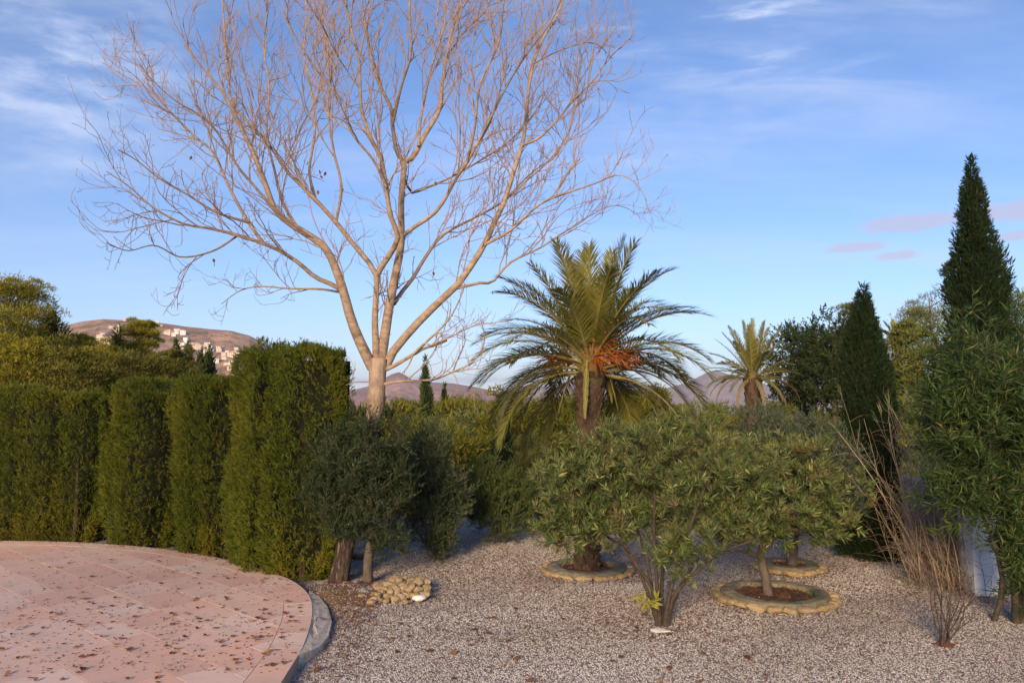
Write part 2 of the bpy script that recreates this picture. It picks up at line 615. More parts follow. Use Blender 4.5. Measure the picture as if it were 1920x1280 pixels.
M['gravel_bed'] = gravel_ground_mat()
M['terrain'] = terrain_mat()
M['tile'] = tile_mat()
M['mortar'] = rough_mat('tile_mortar', (.42, .29, .225), (.52, .37, .29), 9, .3, .004)
M['concrete'] = rough_mat('grey_concrete', (.56, .48, .39), (.74, .65, .54), 22, 1.0, .015, c=(.34, .27, .20))
M['soil'] = rough_mat('brown_soil', (.055, .032, .02), (.15, .085, .05), 16, .9, .03)
M['stone'] = rough_mat('yellow_stone', (.30, .195, .085), (.60, .46, .27), 5, .9, .02, use_rnd=.55, c=(.50, .44, .35))
M['grey_stone'] = rough_mat('grey_boulder', (.20, .19, .18), (.33, .31, .29), 6, .6, .02)
M['white_stone'] = rough_mat('white_stone', (.68, .65, .60), (.80, .77, .73), 6, .4, .01)
M['white_wall'] = rough_mat('white_render', (.78, .78, .78), (.86, .86, .85), 3, .25, .006, c=(.55, .53, .50))
M['coping'] = rough_mat('wall_coping', (.45, .40, .34), (.6, .54, .46), 8, .4, .01)
M['roof'] = rough_mat('clay_roof', (.36, .15, .08), (.50, .25, .14), 4, .6, .03)
M['glass_dark'] = rough_mat('dark_window', (.03, .035, .04), (.05, .05, .06), 2, 0, rough=.15)
M['shutter'] = rough_mat('brown_shutter', (.12, .07, .04), (.16, .09, .05), 5, .2)
M['house_wall'] = rough_mat('cream_house_wall', (.55, .46, .37), (.68, .59, .50), .4, .1, .02)
M['house_pink'] = rough_mat('pinkish_house_wall', (.64, .46, .36), (.74, .56, .46), .4, .1, .02)
M['dry_leaf'] = foliage('dry_fallen_leaf', (.10, .045, .022), (.24, .12, .06), (.40, .22, .10), trans=.1, rough=.7)
M['litter'] = foliage('leaf_litter_bits', (.075, .03, .02), (.19, .075, .045), (.34, .16, .075), trans=.05, rough=.8)
M['hill'] = hill_mat('hill_scrub', (.36, .23, .17), (.48, .31, .22), (.66, .45, .29), .020, green=(.09, .09, .045))
M['pink_mountain'] = hill_mat('pink_mountain_rock', (.30, .185, .165), (.38, .24, .21), (.46, .30, .25), .006, green=(.20, .14, .12))
M['blue_mountain'] = hill_mat('far_mountain_rock', (.26, .20, .19), (.32, .25, .23), (.40, .31, .28), .003, green=(.18, .16, .15))


def chip_mat():
    m, g, out = new_mat('gravel_chip')
    r = attr(g, 'tone', 'INSTANCER')
    col = g.ramp(r, (0, (.18, .14, .12)), (.2, (.37, .335, .31)), (.5, (.48, .455, .43)), (.82, (.60, .58, .555)), (1, (.76, .745, .725)))
    return finish(m, g, out, principled(g, col, .8, .3))


M['chip'] = chip_mat()


# ------------------------------------------------------------------ land
def height(x, y):
    """the land falls away behind the garden, less so on the right"""
    x = np.asarray(x, float); y = np.asarray(y, float)
    t = np.maximum(y - 19.5, 0)
    drop = 9.0 * (1 - np.exp(-(t / 32) ** 1.25)) + 16 * (1 - np.exp(-t / 260))
    side = np.clip((x - 8) / 22, 0, 1); side = side * side * (3 - 2 * side)
    near = np.clip(1 - (t - 60) / 160, 0, 1)
    drop = drop * (1 - .8 * side * near)
    return -drop


def build_land():
    mb = MB()
    rr = np.concatenate([[0.5], np.geomspace(3, 6000, 110)])
    aa = np.linspace(0, 2 * np.pi, 121)[:-1]
    X = rr[:, None] * np.sin(aa); Y = rr[:, None] * np.cos(aa)
    Z = height(X, Y) - .08
    p = np.stack([X.ravel(), Y.ravel(), np.zeros(X.size)], 1)
    far = np.clip((np.hypot(X, Y) - 24) / 60, 0, 1).ravel()
    Z = Z.ravel() + far * (vnoise(p, 5, .06) * .7)
    V = np.stack([X.ravel(), Y.ravel(), Z], 1)
    n, k = len(rr), len(aa)
    idx = np.arange(n * k).reshape(n, k)
    a = idx[:-1]; b = np.roll(a, -1, 1); d = idx[1:]; c = np.roll(d, -1, 1)
    mb.add(V, np.stack([a, d, c, b], -1).reshape(-1, 4))
    mb.add([(0, 0, -.08)] + [tuple(v) for v in V[:k]], None, [(0, 1 + i, 1 + (i + 1) % k) for i in range(k)])
    o = mb.build('terrain', M['terrain'], smooth=True)
    tag(o, 'green and brown scrubland falling away into the valley beyond the garden', kind='structure')
    return o


build_land()


def mound(x, y):
    return .14 * np.exp(-(((x + 2.42) / .55) ** 2 + ((y - 11.25) / .55) ** 2)) + .02 * np.sin(x * 1.3) * np.sin(y * 1.1 + 1)


def build_gravel():
    mb = MB()
    xs = np.linspace(-11, 9.5, 124); ys = np.linspace(-6, 19.3, 152)
    X, Y = np.meshgrid(xs, ys)
    Z = mound(X, Y)
    V = np.stack([X.ravel(), Y.ravel(), Z.ravel()], 1)
    n, k = X.shape
    idx = np.arange(n * k).reshape(n, k)
    mb.add(V, np.stack([idx[:-1, :-1], idx[:-1, 1:], idx[1:, 1:], idx[1:, :-1]], -1).reshape(-1, 4))
    o = mb.build('gravel_ground', M['gravel_bed'], smooth=True)
    tag(o, 'pinkish white gravel ground of the garden', kind='structure')


build_gravel()

# patio outline, read off the photograph (world x, y at z = PZ)
PZ = .13
_edge_px = [(0, 1013), (120, 1015), (230, 1021), (320, 1030), (400, 1043), (480, 1063), (545, 1086), (578, 1112), (586, 1138), (583, 1168), (568, 1212), (545, 1250), (520, 1281)]
_edge = np.array([ground(px, py, PZ)[:2] for px, py in _edge_px])


def hull(pts):
    pts = sorted(map(tuple, pts))

    def half(ps):
        h = []
        for p in ps:
            while len(h) > 1 and (h[-1][0] - h[-2][0]) * (p[1] - h[-2][1]) - (h[-1][1] - h[-2][1]) * (p[0] - h[-2][0]) <= 0: h.pop()
            h.append(p)
        return h
    lo, up_ = half(pts), half(pts[::-1])
    return np.array(lo[:-1] + up_[:-1])


_sm = spline(_edge, 60)
PATIO = hull(np.vstack([_sm, [(-14, 14.2), (-17, 10), (-18, -5.5), (-1.6, -5.5), (-1.75, 1), (-2.0, 4)]]))


def inset(poly, d):
    n = len(poly)
    out = []
    for i in range(n):
        a, b, c = poly[i - 1], poly[i], poly[(i + 1) % n]
        n1 = np.array([-(b - a)[1], (b - a)[0]]); n1 = n1 / np.linalg.norm(n1)
        n2 = np.array([-(c - b)[1], (c - b)[0]]); n2 = n2 / np.linalg.norm(n2)
        nn = n1 + n2; nn = nn / np.linalg.norm(nn)
        out.append(b + nn * d / max(.3, nn @ n1))
    return np.array(out)


def clip_poly(subj, poly):
    """convex clip of subj by the counter-clockwise polygon"""
    out = [np.array(p) for p in subj]
    for i in range(len(poly)):
        a, b = poly[i], poly[(i + 1) % len(poly)]
        e = b - a
        res = []
        for j in range(len(out)):
            p, q = out[j - 1], out[j]
            dp = e[0] * (p - a)[1] - e[1] * (p - a)[0]; dq = e[0] * (q - a)[1] - e[1] * (q - a)[0]
            if dp >= 0:
                if dq >= 0: res.append(q)
                else: res.append(p + (q - p) * dp / (dp - dq))
            elif dq >= 0:
                res.append(p + (q - p) * dp / (dp - dq)); res.append(q)
        out = res
        if len(out) < 3: return []
    return out


def prism_faces(mb, poly, z0, z1, chamf=.006, rnd=0.0, mat=0):
    """a flat piece with eased top edges"""
    poly = np.asarray(poly); n = len(poly)
    c = poly.mean(0)
    inn = poly + (c - poly) / np.maximum(np.linalg.norm(c - poly, axis=1, keepdims=True), 1e-6) * chamf
    V = np.vstack([np.c_[poly, np.full(n, z0)], np.c_[poly, np.full(n, z1 - chamf * .6)], np.c_[inn, np.full(n, z1)], [[c[0], c[1], z1]]])
    q = [(i, (i + 1) % n, n + (i + 1) % n, n + i) for i in range(n)] + [(n + i, n + (i + 1) % n, 2 * n + (i + 1) % n, 2 * n + i) for i in range(n)]
    t = [(2 * n + i, 2 * n + (i + 1) % n, 3 * n) for i in range(n)]
    mb.add(V, q, t, mat, rnd)


def build_patio():
    mb = MB()
    prism_faces(mb, PATIO, -.15, PZ - .0030, .01)
    base = mb.build('patio', M['mortar'])
    tag(base, 'raised patio paved with pink stone slabs and curved along the gravel', kind='structure')
    pieces = []
    inner = inset(PATIO, .36); outer = inset(PATIO, .004)
    # border slabs following the curve
    seg = np.vstack([outer, outer[:1]]); s = np.concatenate([[0], np.cumsum(np.linalg.norm(np.diff(seg, axis=0), axis=1))])
    segi = np.vstack([inner, inner[:1]])

    def on(sg, t):
        return np.array([np.interp(t, s, sg[:, 0]), np.interp(t, s, sg[:, 1])])
    t = 0.0
    while t < s[-1] - .1:
        w = min(.52 + .25 * rng.random(), s[-1] - t)
        a, b = t + .003, t + w - .003
        ts = np.linspace(a, b, 4)
        o_ = [on(seg, q) for q in ts]; i_ = [on(segi, q) for q in ts[::-1]]
        pieces.append(np.array(o_ + i_))
        t += w
    # field of rectangular slabs laid at 41 degrees
    ang = math.radians(-41)
    ux, uy = np.array([math.cos(ang), math.sin(ang)]), np.array([-math.sin(ang), math.cos(ang)])
    fld = inset(inner, .010)
    row = -26.0
    while row < 26:
        h = (.42, .55, .42, .62)[int(rng.integers(4))]
        c = -26.0 + rng.random() * .5
        while c < 26:
            w = .50 + .42 * rng.random()
            j = .0036
            quad = [ux * (c + j) + uy * (row + j), ux * (c + w - j) + uy * (row + j), ux * (c + w - j) + uy * (row + h - j), ux * (c + j) + uy * (row + h - j)]
            ctr = ux * (c + w / 2) + uy * (row + h / 2)
            if -16 < ctr[0] < 0 and 3.5 < ctr[1] < 16:
                pl = clip_poly(quad, fld)
                if len(pl) >= 3:
                    pl = np.array(pl)
                    d2 = pl - np.roll(pl, 1, 0)
                    pl = pl[np.linalg.norm(d2, axis=1) > .004]
                    if len(pl) >= 3: pieces.append(pl)
            c += w
        row += h

    def score(pl):
        x, y = pl.mean(0)
        ar = .5 * abs(np.dot(pl[:, 0], np.roll(pl[:, 1], 1)) - np.dot(pl[:, 1], np.roll(pl[:, 0], 1)))
        vis = 1 if (y > 6.9 and abs(x) / max(y, .1) < .72) else 0
        return vis, ar / max(y, 1) ** 3
    pieces = [p for p in pieces if p.mean(0)[1] > 3.5]
    pieces.sort(key=score, reverse=True)
    rest = MB()
    for i, pl in enumerate(pieces):
        r = rng.random()
        z = PZ + rng.normal() * .0006
        tgt = MB() if i < 298 else rest
        prism_faces(tgt, pl, PZ - .03, z, .0015, r)
        if i < 298:
            tgt.build('paving_slab', M['tile'], base, loc=(*pl.mean(0), PZ))
    if rest.n:
        tag(rest.build('paving_slabs_beyond', M['tile'], base), kind='stuff')


build_patio()


def in_patio(x, y, pad=0.0):
    ok = np.ones(np.shape(x), bool)
    for i in range(len(PATIO)):
        a, b = PATIO[i], PATIO[(i + 1) % len(PATIO)]
        e = b - a
        ok &= (e[0] * (y - a[1]) - e[1] * (x - a[0])) / np.hypot(*e) > -pad
    return ok


def build_concrete_apron():
    top = np.array([ground(px, py, .07)[:2] for px, py in [(580, 1112), (598, 1119), (614, 1136), (622, 1162), (616, 1190), (602, 1210), (584, 1224), (560, 1238), (556, 1224), (570, 1196), (576, 1160), (575, 1130)]])
    mb = MB()
    n = len(top); c = top.mean(0)
    rings = []
    for f in (1.05, 1.0, .82, .6, .35, .12):
        q = c + (top - c) * f
        d = np.min(np.linalg.norm(q[:, None] - _sm[None], axis=2), axis=1)
        d = np.where(in_patio(q[:, 0], q[:, 1]), 0, d)
        z = .122 - .10 * np.clip(d / .34, 0, 1) ** 1.3 + rng.normal(size=n) * .004
        if f > 1.0: z = z * 0 - .05
        rings.append(np.c_[q, z])
    V = np.vstack(rings + [[[c[0], c[1], rings[-1][:, 2].mean()]]])
    q = [(r * n + i, r * n + (i + 1) % n, (r + 1) * n + (i + 1) % n, (r + 1) * n + i) for r in range(5) for i in range(n)]
    mb.add(V, q, [(5 * n + i, 5 * n + (i + 1) % n, 6 * n) for i in range(n)])
    o = mb.build('concrete_ground', M['concrete'])
    tag(o, 'grey rough concrete apron beside the curved patio edge', kind='structure')


build_concrete_apron()


RINGS = []   # (x, y, outer radius) of the stone rings, filled below
ring_px = [(1100, 1058, 82, 'palm'), (1452, 1106, 106, 'oleander'), (1478, 1053, 62, 'olive')]
for px_, py_, w_, who in ring_px:
    g_ = ground(px_, py_, .12)
    RINGS.append((g_[0], g_[1], w_ / F_PX * g_[1], who))


def build_gravel_chips():
    n = 260000
    u = rng.random(n); y = 6.6 + (u ** 1.5) * 12.2
    x = -3.2 + rng.random(n) * 11.5
    keep = (np.abs(x) < y * .74 + .5) & ~in_patio(x, y, .0)
    for rx, ry, rr, _ in RINGS: keep &= np.hypot(x - rx, y - ry) > rr * .98
    keep &= ~((np.abs(x + 2.45) < .62) & (np.abs(y - 11.2) < .6) & (rng.random(n) < .8))
    x, y = x[keep], y[keep]
    z = mound(x, y) + .002
    me = bpy.data.meshes.new('gravel')
    me.vertices.add(len(x))
    me.vertices.foreach_set('co', np.stack([x, y, z], 1).astype(np.float32).ravel())
    a = me.attributes.new('tone', 'FLOAT', 'POINT')
    dirt = np.clip(.5 + .5 * vnoise(np.stack([x, y, 0 * x], 1), 3, .9), 0, 1) * np.clip((y - 7.6) / 2.5 + np.clip((x - .5) / 3, 0, .6), 0, 1)
    a.data.foreach_set('value', np.clip(rng.random(len(x)) * (1 - .45 * dirt) - .10 * dirt, 0, 1).astype(np.float32))
    me.materials.append(M['chip'])
    o = link('gravel', me)
    tag(o, 'loose pinkish white gravel chips covering the garden', kind='stuff')
    ng = bpy.data.node_groups.new('gravel_scatter', 'GeometryNodeTree')
    ng.interface.new_socket('Geometry', in_out='INPUT', socket_type='NodeSocketGeometry')
    ng.interface.new_socket('Geometry', in_out='OUTPUT', socket_type='NodeSocketGeometry')
    N, Lk = ng.nodes, ng.links
    gi, go = N.new('NodeGroupInput'), N.new('NodeGroupOutput')
    ico = N.new('GeometryNodeMeshIcoSphere'); ico.inputs['Radius'].default_value = 1.0; ico.inputs['Subdivisions'].default_value = 1
    sm = N.new('GeometryNodeSetMaterial'); sm.inputs['Material'].default_value = M['chip']
    Lk.new(ico.outputs[0], sm.inputs[0])
    iop = N.new('GeometryNodeInstanceOnPoints')
    rv = N.new('FunctionNodeRandomValue'); rv.data_type = 'FLOAT_VECTOR'
    rv.inputs[0].default_value = (.005, .004, .003); rv.inputs[1].default_value = (.0135, .0105, .0075)
    rr_ = N.new('FunctionNodeRandomValue'); rr_.data_type = 'FLOAT_VECTOR'
    rr_.inputs[0].default_value = (-.5, -.5, 0); rr_.inputs[1].default_value = (.5, .5, 6.28)
    rr_.inputs['Seed'].default_value = 5
    Lk.new(gi.outputs[0], iop.inputs['Points']); Lk.new(sm.outputs[0], iop.inputs['Instance'])
    Lk.new(rv.outputs[0], iop.inputs['Scale']); Lk.new(rr_.outputs[0], iop.inputs['Rotation'])
    Lk.new(iop.outputs[0], go.inputs[0])
    md = o.modifiers.new('scatter', 'NODES'); md.node_group = ng


build_gravel_chips()


# ------------------------------------------------------------------ far hills and mountains
def interp_ridge(u, pts):
    return np.interp(u, [(p[0] - 960) / F_PX for p in pts], [(760 - p[1]) / F_PX for p in pts])


class Range:
    """a heightfield whose skyline has the photographed shape at distance y1, rising from y0"""
    def __init__(self, pts, y0, y1, y2, zb, rough, seed, power=1.0):
        self.pts, self.y0, self.y1, self.y2, self.zb, self.rough, self.seed, self.power = pts, y0, y1, y2, zb, rough, seed, power

    def z(self, x, y):
        u = x / y
        e = interp_ridge(u, self.pts)
        zt = CAM_H + e * self.y1
        t = np.clip((y - self.y0) / (self.y1 - self.y0), 0, 1) ** self.power
        b = np.clip((self.y2 - y) / (self.y2 - self.y1), 0, 1)
        f = np.where(y < self.y1, t * t * (3 - 2 * t), b * b * (3 - 2 * b))
        p = np.stack([np.ravel(x), np.ravel(y), 0 * np.ravel(x)], 1)
        k = 5.0 / (self.y1 - self.y0)
        nz = (vnoise(p, self.seed, k) + .5 * vnoise(p, self.seed + 1, k * 2.7) + .3 * vnoise(p, self.seed + 2, k * 7)).reshape(np.shape(x))
        amp = self.rough * np.sin(np.pi * np.clip(f, 0, 1)) + self.rough * .05 * f
        return self.zb + (zt - self.zb) * f + amp * nz

    def build(self, name, mat, label, nu=150, ny=70):
        u0, u1 = [(p - 960) / F_PX for p in (self.pts[0][0], self.pts[-1][0])]
        us = np.linspace(u0, u1, nu); ys = np.concatenate([np.linspace(self.y0, self.y1, ny), np.linspace(self.y1, self.y2, ny // 3)[1:]])
        U, Y = np.meshgrid(us, ys); X = U * Y
        Z = self.z(X, Y)
        mb = MB()
        idx = np.arange(X.size).reshape(X.shape)
        mb.add(np.stack([X.ravel(), Y.ravel(), Z.ravel()], 1), np.stack([idx[:-1, :-1], idx[:-1, 1:], idx[1:, 1:], idx[1:, :-1]], -1).reshape(-1, 4))
        o = mb.build(name, mat, smooth=True)
        tag(o, label, kind='structure')
        return o

    def hit(self, px, py):
        d = ray(px, py)
        ys = np.linspace(self.y0 + 5, self.y1, 500)
        P = d[None] * (ys / d[1])[:, None]
        zz = self.z(P[:, 0], P[:, 1])
        w = np.nonzero(P[:, 2] + CAM_H <= zz)[0]
        if not len(w): return None
        i = w[0]
        return np.array([P[i, 0], P[i, 1], zz[i]])


hill = Range([(-260, 800), (-120, 725), (0, 672), (80, 628), (118, 612), (150, 605), (190, 600), (240, 602), (290, 606), (340, 613), (390, 619), (430, 622), (465, 631), (488, 642), (503, 656), (520, 686), (548, 728), (600, 790)], 480, 900, 1250, -26, 5, 3)
hill.build('hill', M['hill'], 'brown scrub hill dotted with pale houses on the skyline', 200, 90)
pink = Range([(520, 790), (600, 748), (650, 734), (690, 725), (715, 713), (735, 702), (748, 698), (760, 704), (775, 714), (800, 717), (850, 719), (890, 726), (930, 734), (980, 747), (1060, 790)], 1200, 1900, 2500, -30, 14, 21)
pink.build('pink_mountain', M['pink_mountain'], 'low pink rocky mountain with a small peak in the distance', 140, 60)
blue = Range([(760, 790), (860, 756), (940, 738), (1000, 724), (1040, 727), (1080, 713), (1120, 705), (1160, 712), (1200, 722), (1250, 727), (1290, 717), (1320, 702), (1342, 694), (1365, 702), (1400, 714), (1440, 721), (1500, 727), (1580, 733), (1700, 742), (1900, 770), (2000, 800)], 2400, 3600, 4600, -30, 30, 41)
blue.build('blue_mountain', M['blue_mountain'], 'hazy blue mountain range far off behind the palms', 160, 60)


# ------------------------------------------------------------------ houses
def box(mb, c, s, mat=0, rot=0.0, rnd=0.0):
    x, y, z = [q / 2 for q in s]
    V = np.array([(-x, -y, -z), (x, -y, -z), (x, y, -z), (-x, y, -z), (-x, -y, z), (x, -y, z), (x, y, z), (-x, y, z)])
    ca, sa = math.cos(rot), math.sin(rot)
    V = np.c_[V[:, 0] * ca - V[:, 1] * sa, V[:, 0] * sa + V[:, 1] * ca, V[:, 2]] + np.asarray(c)
    mb.add(V, [(3, 2, 1, 0), (4, 5, 6, 7), (0, 1, 5, 4), (1, 2, 6, 5), (2, 3, 7, 6), (3, 0, 4, 7)], None, mat, rnd)


def hip(mb, c, s, h, mat=0):
    x, y = s[0] / 2, s[1] / 2
    r = max(x - y, .1)
    V = np.array([(-x, -y, 0), (x, -y, 0), (x, y, 0), (-x, y, 0), (-r, 0, h), (r, 0, h)]) + np.asarray(c)
    mb.add(V, [(0, 1, 5, 4), (2, 3, 4, 5), (3, 2, 1, 0)], [(1, 2, 5), (3, 0, 4)], mat)


def house(name, w, d, h, storeys, wall, tiled, label, loc, group=None, windows=True):
    root = thing(name, label, 'house', loc, group)
    loc = np.asarray(loc, float)
    b = MB(); box(b, loc + (0, 0, h / 2 - 2.0), (w, d, h + 4.0)); b.build('wall', wall, root)
    r = MB()
    if tiled: hip(r, loc + (0, 0, h + .003), (w + .9, d + .9), h * .22)
    else: box(r, loc + (0, 0, h + .18), (w + .3, d + .3, .35))
    r.build('roof', M['roof'] if tiled else M['white_wall'], root)
    if windows:
        for s_ in range(storeys):
            n = max(2, int(w / 3.2))
            for i in range(n):
                x = -w / 2 + (i + .5) * w / n
                z = (s_ + .52) * h / storeys
                f = MB(); box(f, loc + (x, -d / 2 - .03, z), (1.5, .10, 1.5)); fo = f.build('window', M['shutter'], root)
                p = MB(); box(p, loc + (x, -d / 2 - .065, z), (1.25, .06, 1.25)); p.build('pane', M['glass_dark'], fo)
    return root


def build_hill_houses():
    protos = []
    for w, d, h, st, wl, tl in ((10, 8, 6.0, 2, M['house_wall'], False), (13, 8, 4.2, 1, M['house_wall'], True), (9, 8, 6.5, 2, M['white_wall'], False), (15, 9, 6.5, 2, M['house_pink'], True), (17, 9, 6.5, 2, M['house_wall'], False)):
        protos.append((w, d, h, st, wl, tl))
    spots = []
    for (x0, x1, y0, y1, n) in ((208, 266, 611, 621, 9), (184, 208, 629, 648, 9), (236, 260, 601, 606, 4), (277, 300, 605, 611, 4), (313, 344, 620, 631, 7), (337, 352, 634, 655, 6), (355, 400, 648, 668, 9), (395, 462, 653, 682, 18), (425, 452, 682, 698, 6)):
        for i in range(n):
            spots.append((x0 + (x1 - x0) * (i + rng.random()) / n, y0 + (y1 - y0) * rng.random()))
    words = {0: 'small cream flat roofed house', 1: 'low cream villa with a clay roof', 2: 'small white cubic house', 3: 'pinkish villa with a clay roof', 4: 'long cream house'}
    first = {}
    for px, py in spots:
        p = hill.hit(px, py)
        if p is None: continue
        k = int(rng.choice(5, p=[.3, .2, .24, .16, .10]))
        sc = .36 + .24 * rng.random()
        rz = rng.normal() * .35
        where = 'on the hillside below the skyline'
        if k not in first:
            w, d, h, st, wl, tl = protos[k]
            o = house('hillside_house', w, d, h, st, wl, tl, words[k] + ' ' + where, p, words[k] + 's on the hillside')
            o.scale = (sc,) * 3; o.rotation_euler.z = rz
            first[k] = o
        else:
            dup(first[k], p, rz, sc)


build_hill_houses()


# ------------------------------------------------------------------ plants: generators
def tuft_cloud(mb, C, Rr, per, L, W, up=.35, flat=.6, mat=0):
    """needle tufts spread over flattened clumps at C with radius Rr"""
    n = len(C)
    d = unit(rng.normal(size=(n, per, 3)))
    d[..., 2] = np.abs(d[..., 2]) * .9 - .15
    r = Rr[:, None, None] * (.55 + .5 * rng.random((n, per, 1)))
    P = C[:, None] + d * r * np.array([1, 1, flat])
    D = unit(d * .45 + rng.normal(size=d.shape) * .6 + np.array([0, 0, up + .25]))
    tone = np.clip(rng.random((n, per)) * .75 + rng.random((n, 1)) * .25, 0, 1)
    leaves(mb, P.reshape(-1, 3), D.reshape(-1, 3), L * (.7 + .6 * rng.random(n * per)), W, mat, tone.ravel(), .1, None, True)


def pine(loc, H, R, mat, label, group=None, nb=34, per=60, L=.32, W=.085, form='round', name='pine_tree', trunk_r=None, low=.32, cl=.62):
    loc = np.asarray(loc, float)
    root = thing(name, label, 'tree', loc, group)
    tr = trunk_r or H * .018
    lean = rng.normal(size=2) * .03 * H
    tp = spline([loc + (0, 0, -.6), loc + (lean[0] * .3, lean[1] * .3, H * .4), loc + (lean[0], lean[1], H * .96)], 12)
    mb = MB(); tubes(mb, tp, np.linspace(tr, tr * .18, 12), 7)
    t = np.sort(low + (1 - low) * rng.random(nb))
    az = np.arange(nb) * 2.4 + rng.normal(size=nb) * .3
    if form == 'cone': ln = R * (1.04 - t) / (1 - low) * (.75 + .4 * rng.random(nb))
    else:
        q = (t - low) / (1 - low)
        ln = R * np.sqrt(np.clip(1 - ((q - .45) / .62) ** 2, .06, 1)) * (.70 + .36 * rng.random(nb))
    st = np.stack([np.interp(t, np.linspace(0, 1, 12), tp[:, j]) for j in range(3)], 1)
    st[:, 2] = loc[2] + t * H * .97
    el = (.15 if form == 'cone' else .25) + .5 * t * (form != 'cone')
    D = np.stack([np.sin(az), np.cos(az), el], 1)
    B = curves(st, D, ln, 5, (0, 0, .25), .25)
    tubes(mb, B, np.linspace(1, .35, 5)[None] * (tr * .34 * np.clip(ln / R, .3, 1))[:, None], 4)
    mb.build('trunk', M['bark'], root)
    cr = MB()
    fr = np.array([.45, .72, .98])
    C = []; RR = []
    for f in fr:
        i = min(int(f * 4), 3)
        w = f * 4 - i
        c = B[:, i] * (1 - w) + B[:, i + 1] * w
        C.append(c + rng.normal(size=c.shape) * .12 * R * .5)
        RR.append(np.clip(ln * cl * (.55 + .5 * rng.random(nb)), .22 * R * .5, None) * (.75 if f > .9 else 1))
    C.append(tp[-1:] ); RR.append(np.array([.25 * R]))
    tuft_cloud(cr, np.vstack(C), np.concatenate(RR), per, L, W, .35 if form != 'cone' else .1, .78 if form != 'cone' else .5)
    cr.build('crown', mat, root)
    return root


def spindle(loc, H, prof, n, mat, label, group=None, L=.12, W=.03, name='cypress_tree', trunk_r=.09, lumps=.16, seed=1, base=0.0, up=1.3, spikes=0.12):
    """upright cypress: sprays over a lumpy surface of revolution; prof = [(height fraction, radius)]"""
    loc = np.asarray(loc, float)
    root = thing(name, label, 'tree', loc, group)
    tb = MB(); tubes(tb, np.array([loc + (0, 0, -.3), loc + (0, 0, H * .4), loc + (0, 0, H * .9)]), np.array([trunk_r, trunk_r * .7, .01]), 7)
    tb.build('trunk', M['bark'], root)
    hs, rs = zip(*prof)
    h = rng.random(n * 3)
    r0 = np.interp(h, hs, rs)
    k = rng.random(n * 3) < r0 / max(rs)
    h, r0 = h[k][:n], r0[k][:n]
    th = rng.random(len(h)) * 2 * np.pi
    p0 = np.stack([np.cos(th) * 1.6, np.sin(th) * 1.6, h * H * .9], 1)
    lump = 1 + lumps * vnoise(p0, seed, 1.5) + lumps * .7 * vnoise(p0, seed + 7, 4.2)
    dep = 1 - .35 * rng.random(len(h)) ** 2
    r = np.maximum(r0 * lump * dep, .01)
    P = np.stack([np.cos(th) * r, np.sin(th) * r, base + h * (H - base)], 1) + loc
    P[:, :2] += (vnoise(np.stack([0 * h, 0 * h, h * H], 1), seed + 3, .9) * .08)[:, None]
    D = np.stack([np.cos(th), np.sin(th), np.full(len(h), up)], 1) + rng.normal(size=(len(h), 3)) * .45
    cr = MB()
    tone = np.clip(.5 * rng.random(len(h)) + .35 * (lump - 1) / lumps * .5 + .25, 0, 1)
    if n > 20000:
        per = 5
        js = rng.integers(0, len(h), int(len(h) * .5))
        Dc = np.repeat(unit(D[js]), per, 0); pl = np.repeat(perp(D[js]), per, 0)
        al = rng.random((len(Dc), 1)); sd_ = rng.random((len(Dc), 1)) * 2 - 1
        Pl = np.repeat(P[js], per, 0) + Dc * al * L * 1.3 + pl * sd_ * L * .4 * (1.1 - al)
        leaves(cr, Pl, Dc + pl * sd_ * .7 + rng.normal(size=Pl.shape) * .18, L * (.4 + .5 * rng.random(len(Pl))), W * .6, 0, np.repeat(tone[js], per), tri=True)
    else: leaves(cr, P, D, L * (.6 + .8 * rng.random(len(h))), W, 0, tone, tri=True)
    m = int(n * spikes)
    if m:
        j = rng.integers(0, len(h), m)
        leaves(cr, P[j], D[j] * (1, 1, 1.3), L * 2.0, W * 1.2, 0, tone[j])
    cr.build('crown', mat, root)
    # near-black core, stops the sky showing through, inner shade in its colour
    core = MB()
    hh = np.linspace(0.0, .93, 14)
    ang = np.linspace(0, 2 * np.pi, 13)[:-1]
    rr = np.interp(hh, hs, rs) * .66
    V = np.stack([np.outer(rr, np.cos(ang)), np.outer(rr, np.sin(ang)), np.repeat((base + .05 + hh * (H - base))[:, None], 12, 1)], -1).reshape(-1, 3) + loc
    V += rng.normal(size=V.shape) * .05
    idx = np.arange(14 * 12).reshape(14, 12)
    a = idx[:-1]; b = np.roll(a, -1, 1); d = idx[1:]; c = np.roll(d, -1, 1)
    core.add(V, np.stack([a, b, c, d], -1).reshape(-1, 4))
    core.build('dark_core', M['hedge_core'], root)
    return root


def grow(stems, targets, k=7, sag=.10, reach=.75):
    """join every target point to the nearest wood already there; returns twig curves and their start radii"""
    nodes = np.vstack([s for s, _ in stems]); rad = np.concatenate([r for _, r in stems])
    base = nodes[0]
    targets = targets[np.argsort(np.linalg.norm(targets - base, axis=1))]
    TW, TR = [], []
    for t in targets:
        d = np.linalg.norm(nodes - t, axis=1) + .6 * np.maximum(nodes[:, 2] - t[2] + .05, 0)
        i = int(np.argmin(d))
        a = nodes[i]; L = np.linalg.norm(t - a)
        if L < .02: continue
        m = (a + t) / 2 + rng.normal(size=3) * L * .10 - np.array([0, 0, sag * L])
        s = np.linspace(0, 1, k)[:, None]
        c = (1 - s) ** 2 * a + 2 * s * (1 - s) * m + s * s * t
        r = min(rad[i] * .7, .004 + .012 * L)
        r = max(r, .0025)
        TW.append(c); TR.append(r)
        nodes = np.vstack([nodes, c[2:]]); rad = np.concatenate([rad, np.linspace(r, r * .6, k)[2:]])
    return np.array(TW), np.array(TR)


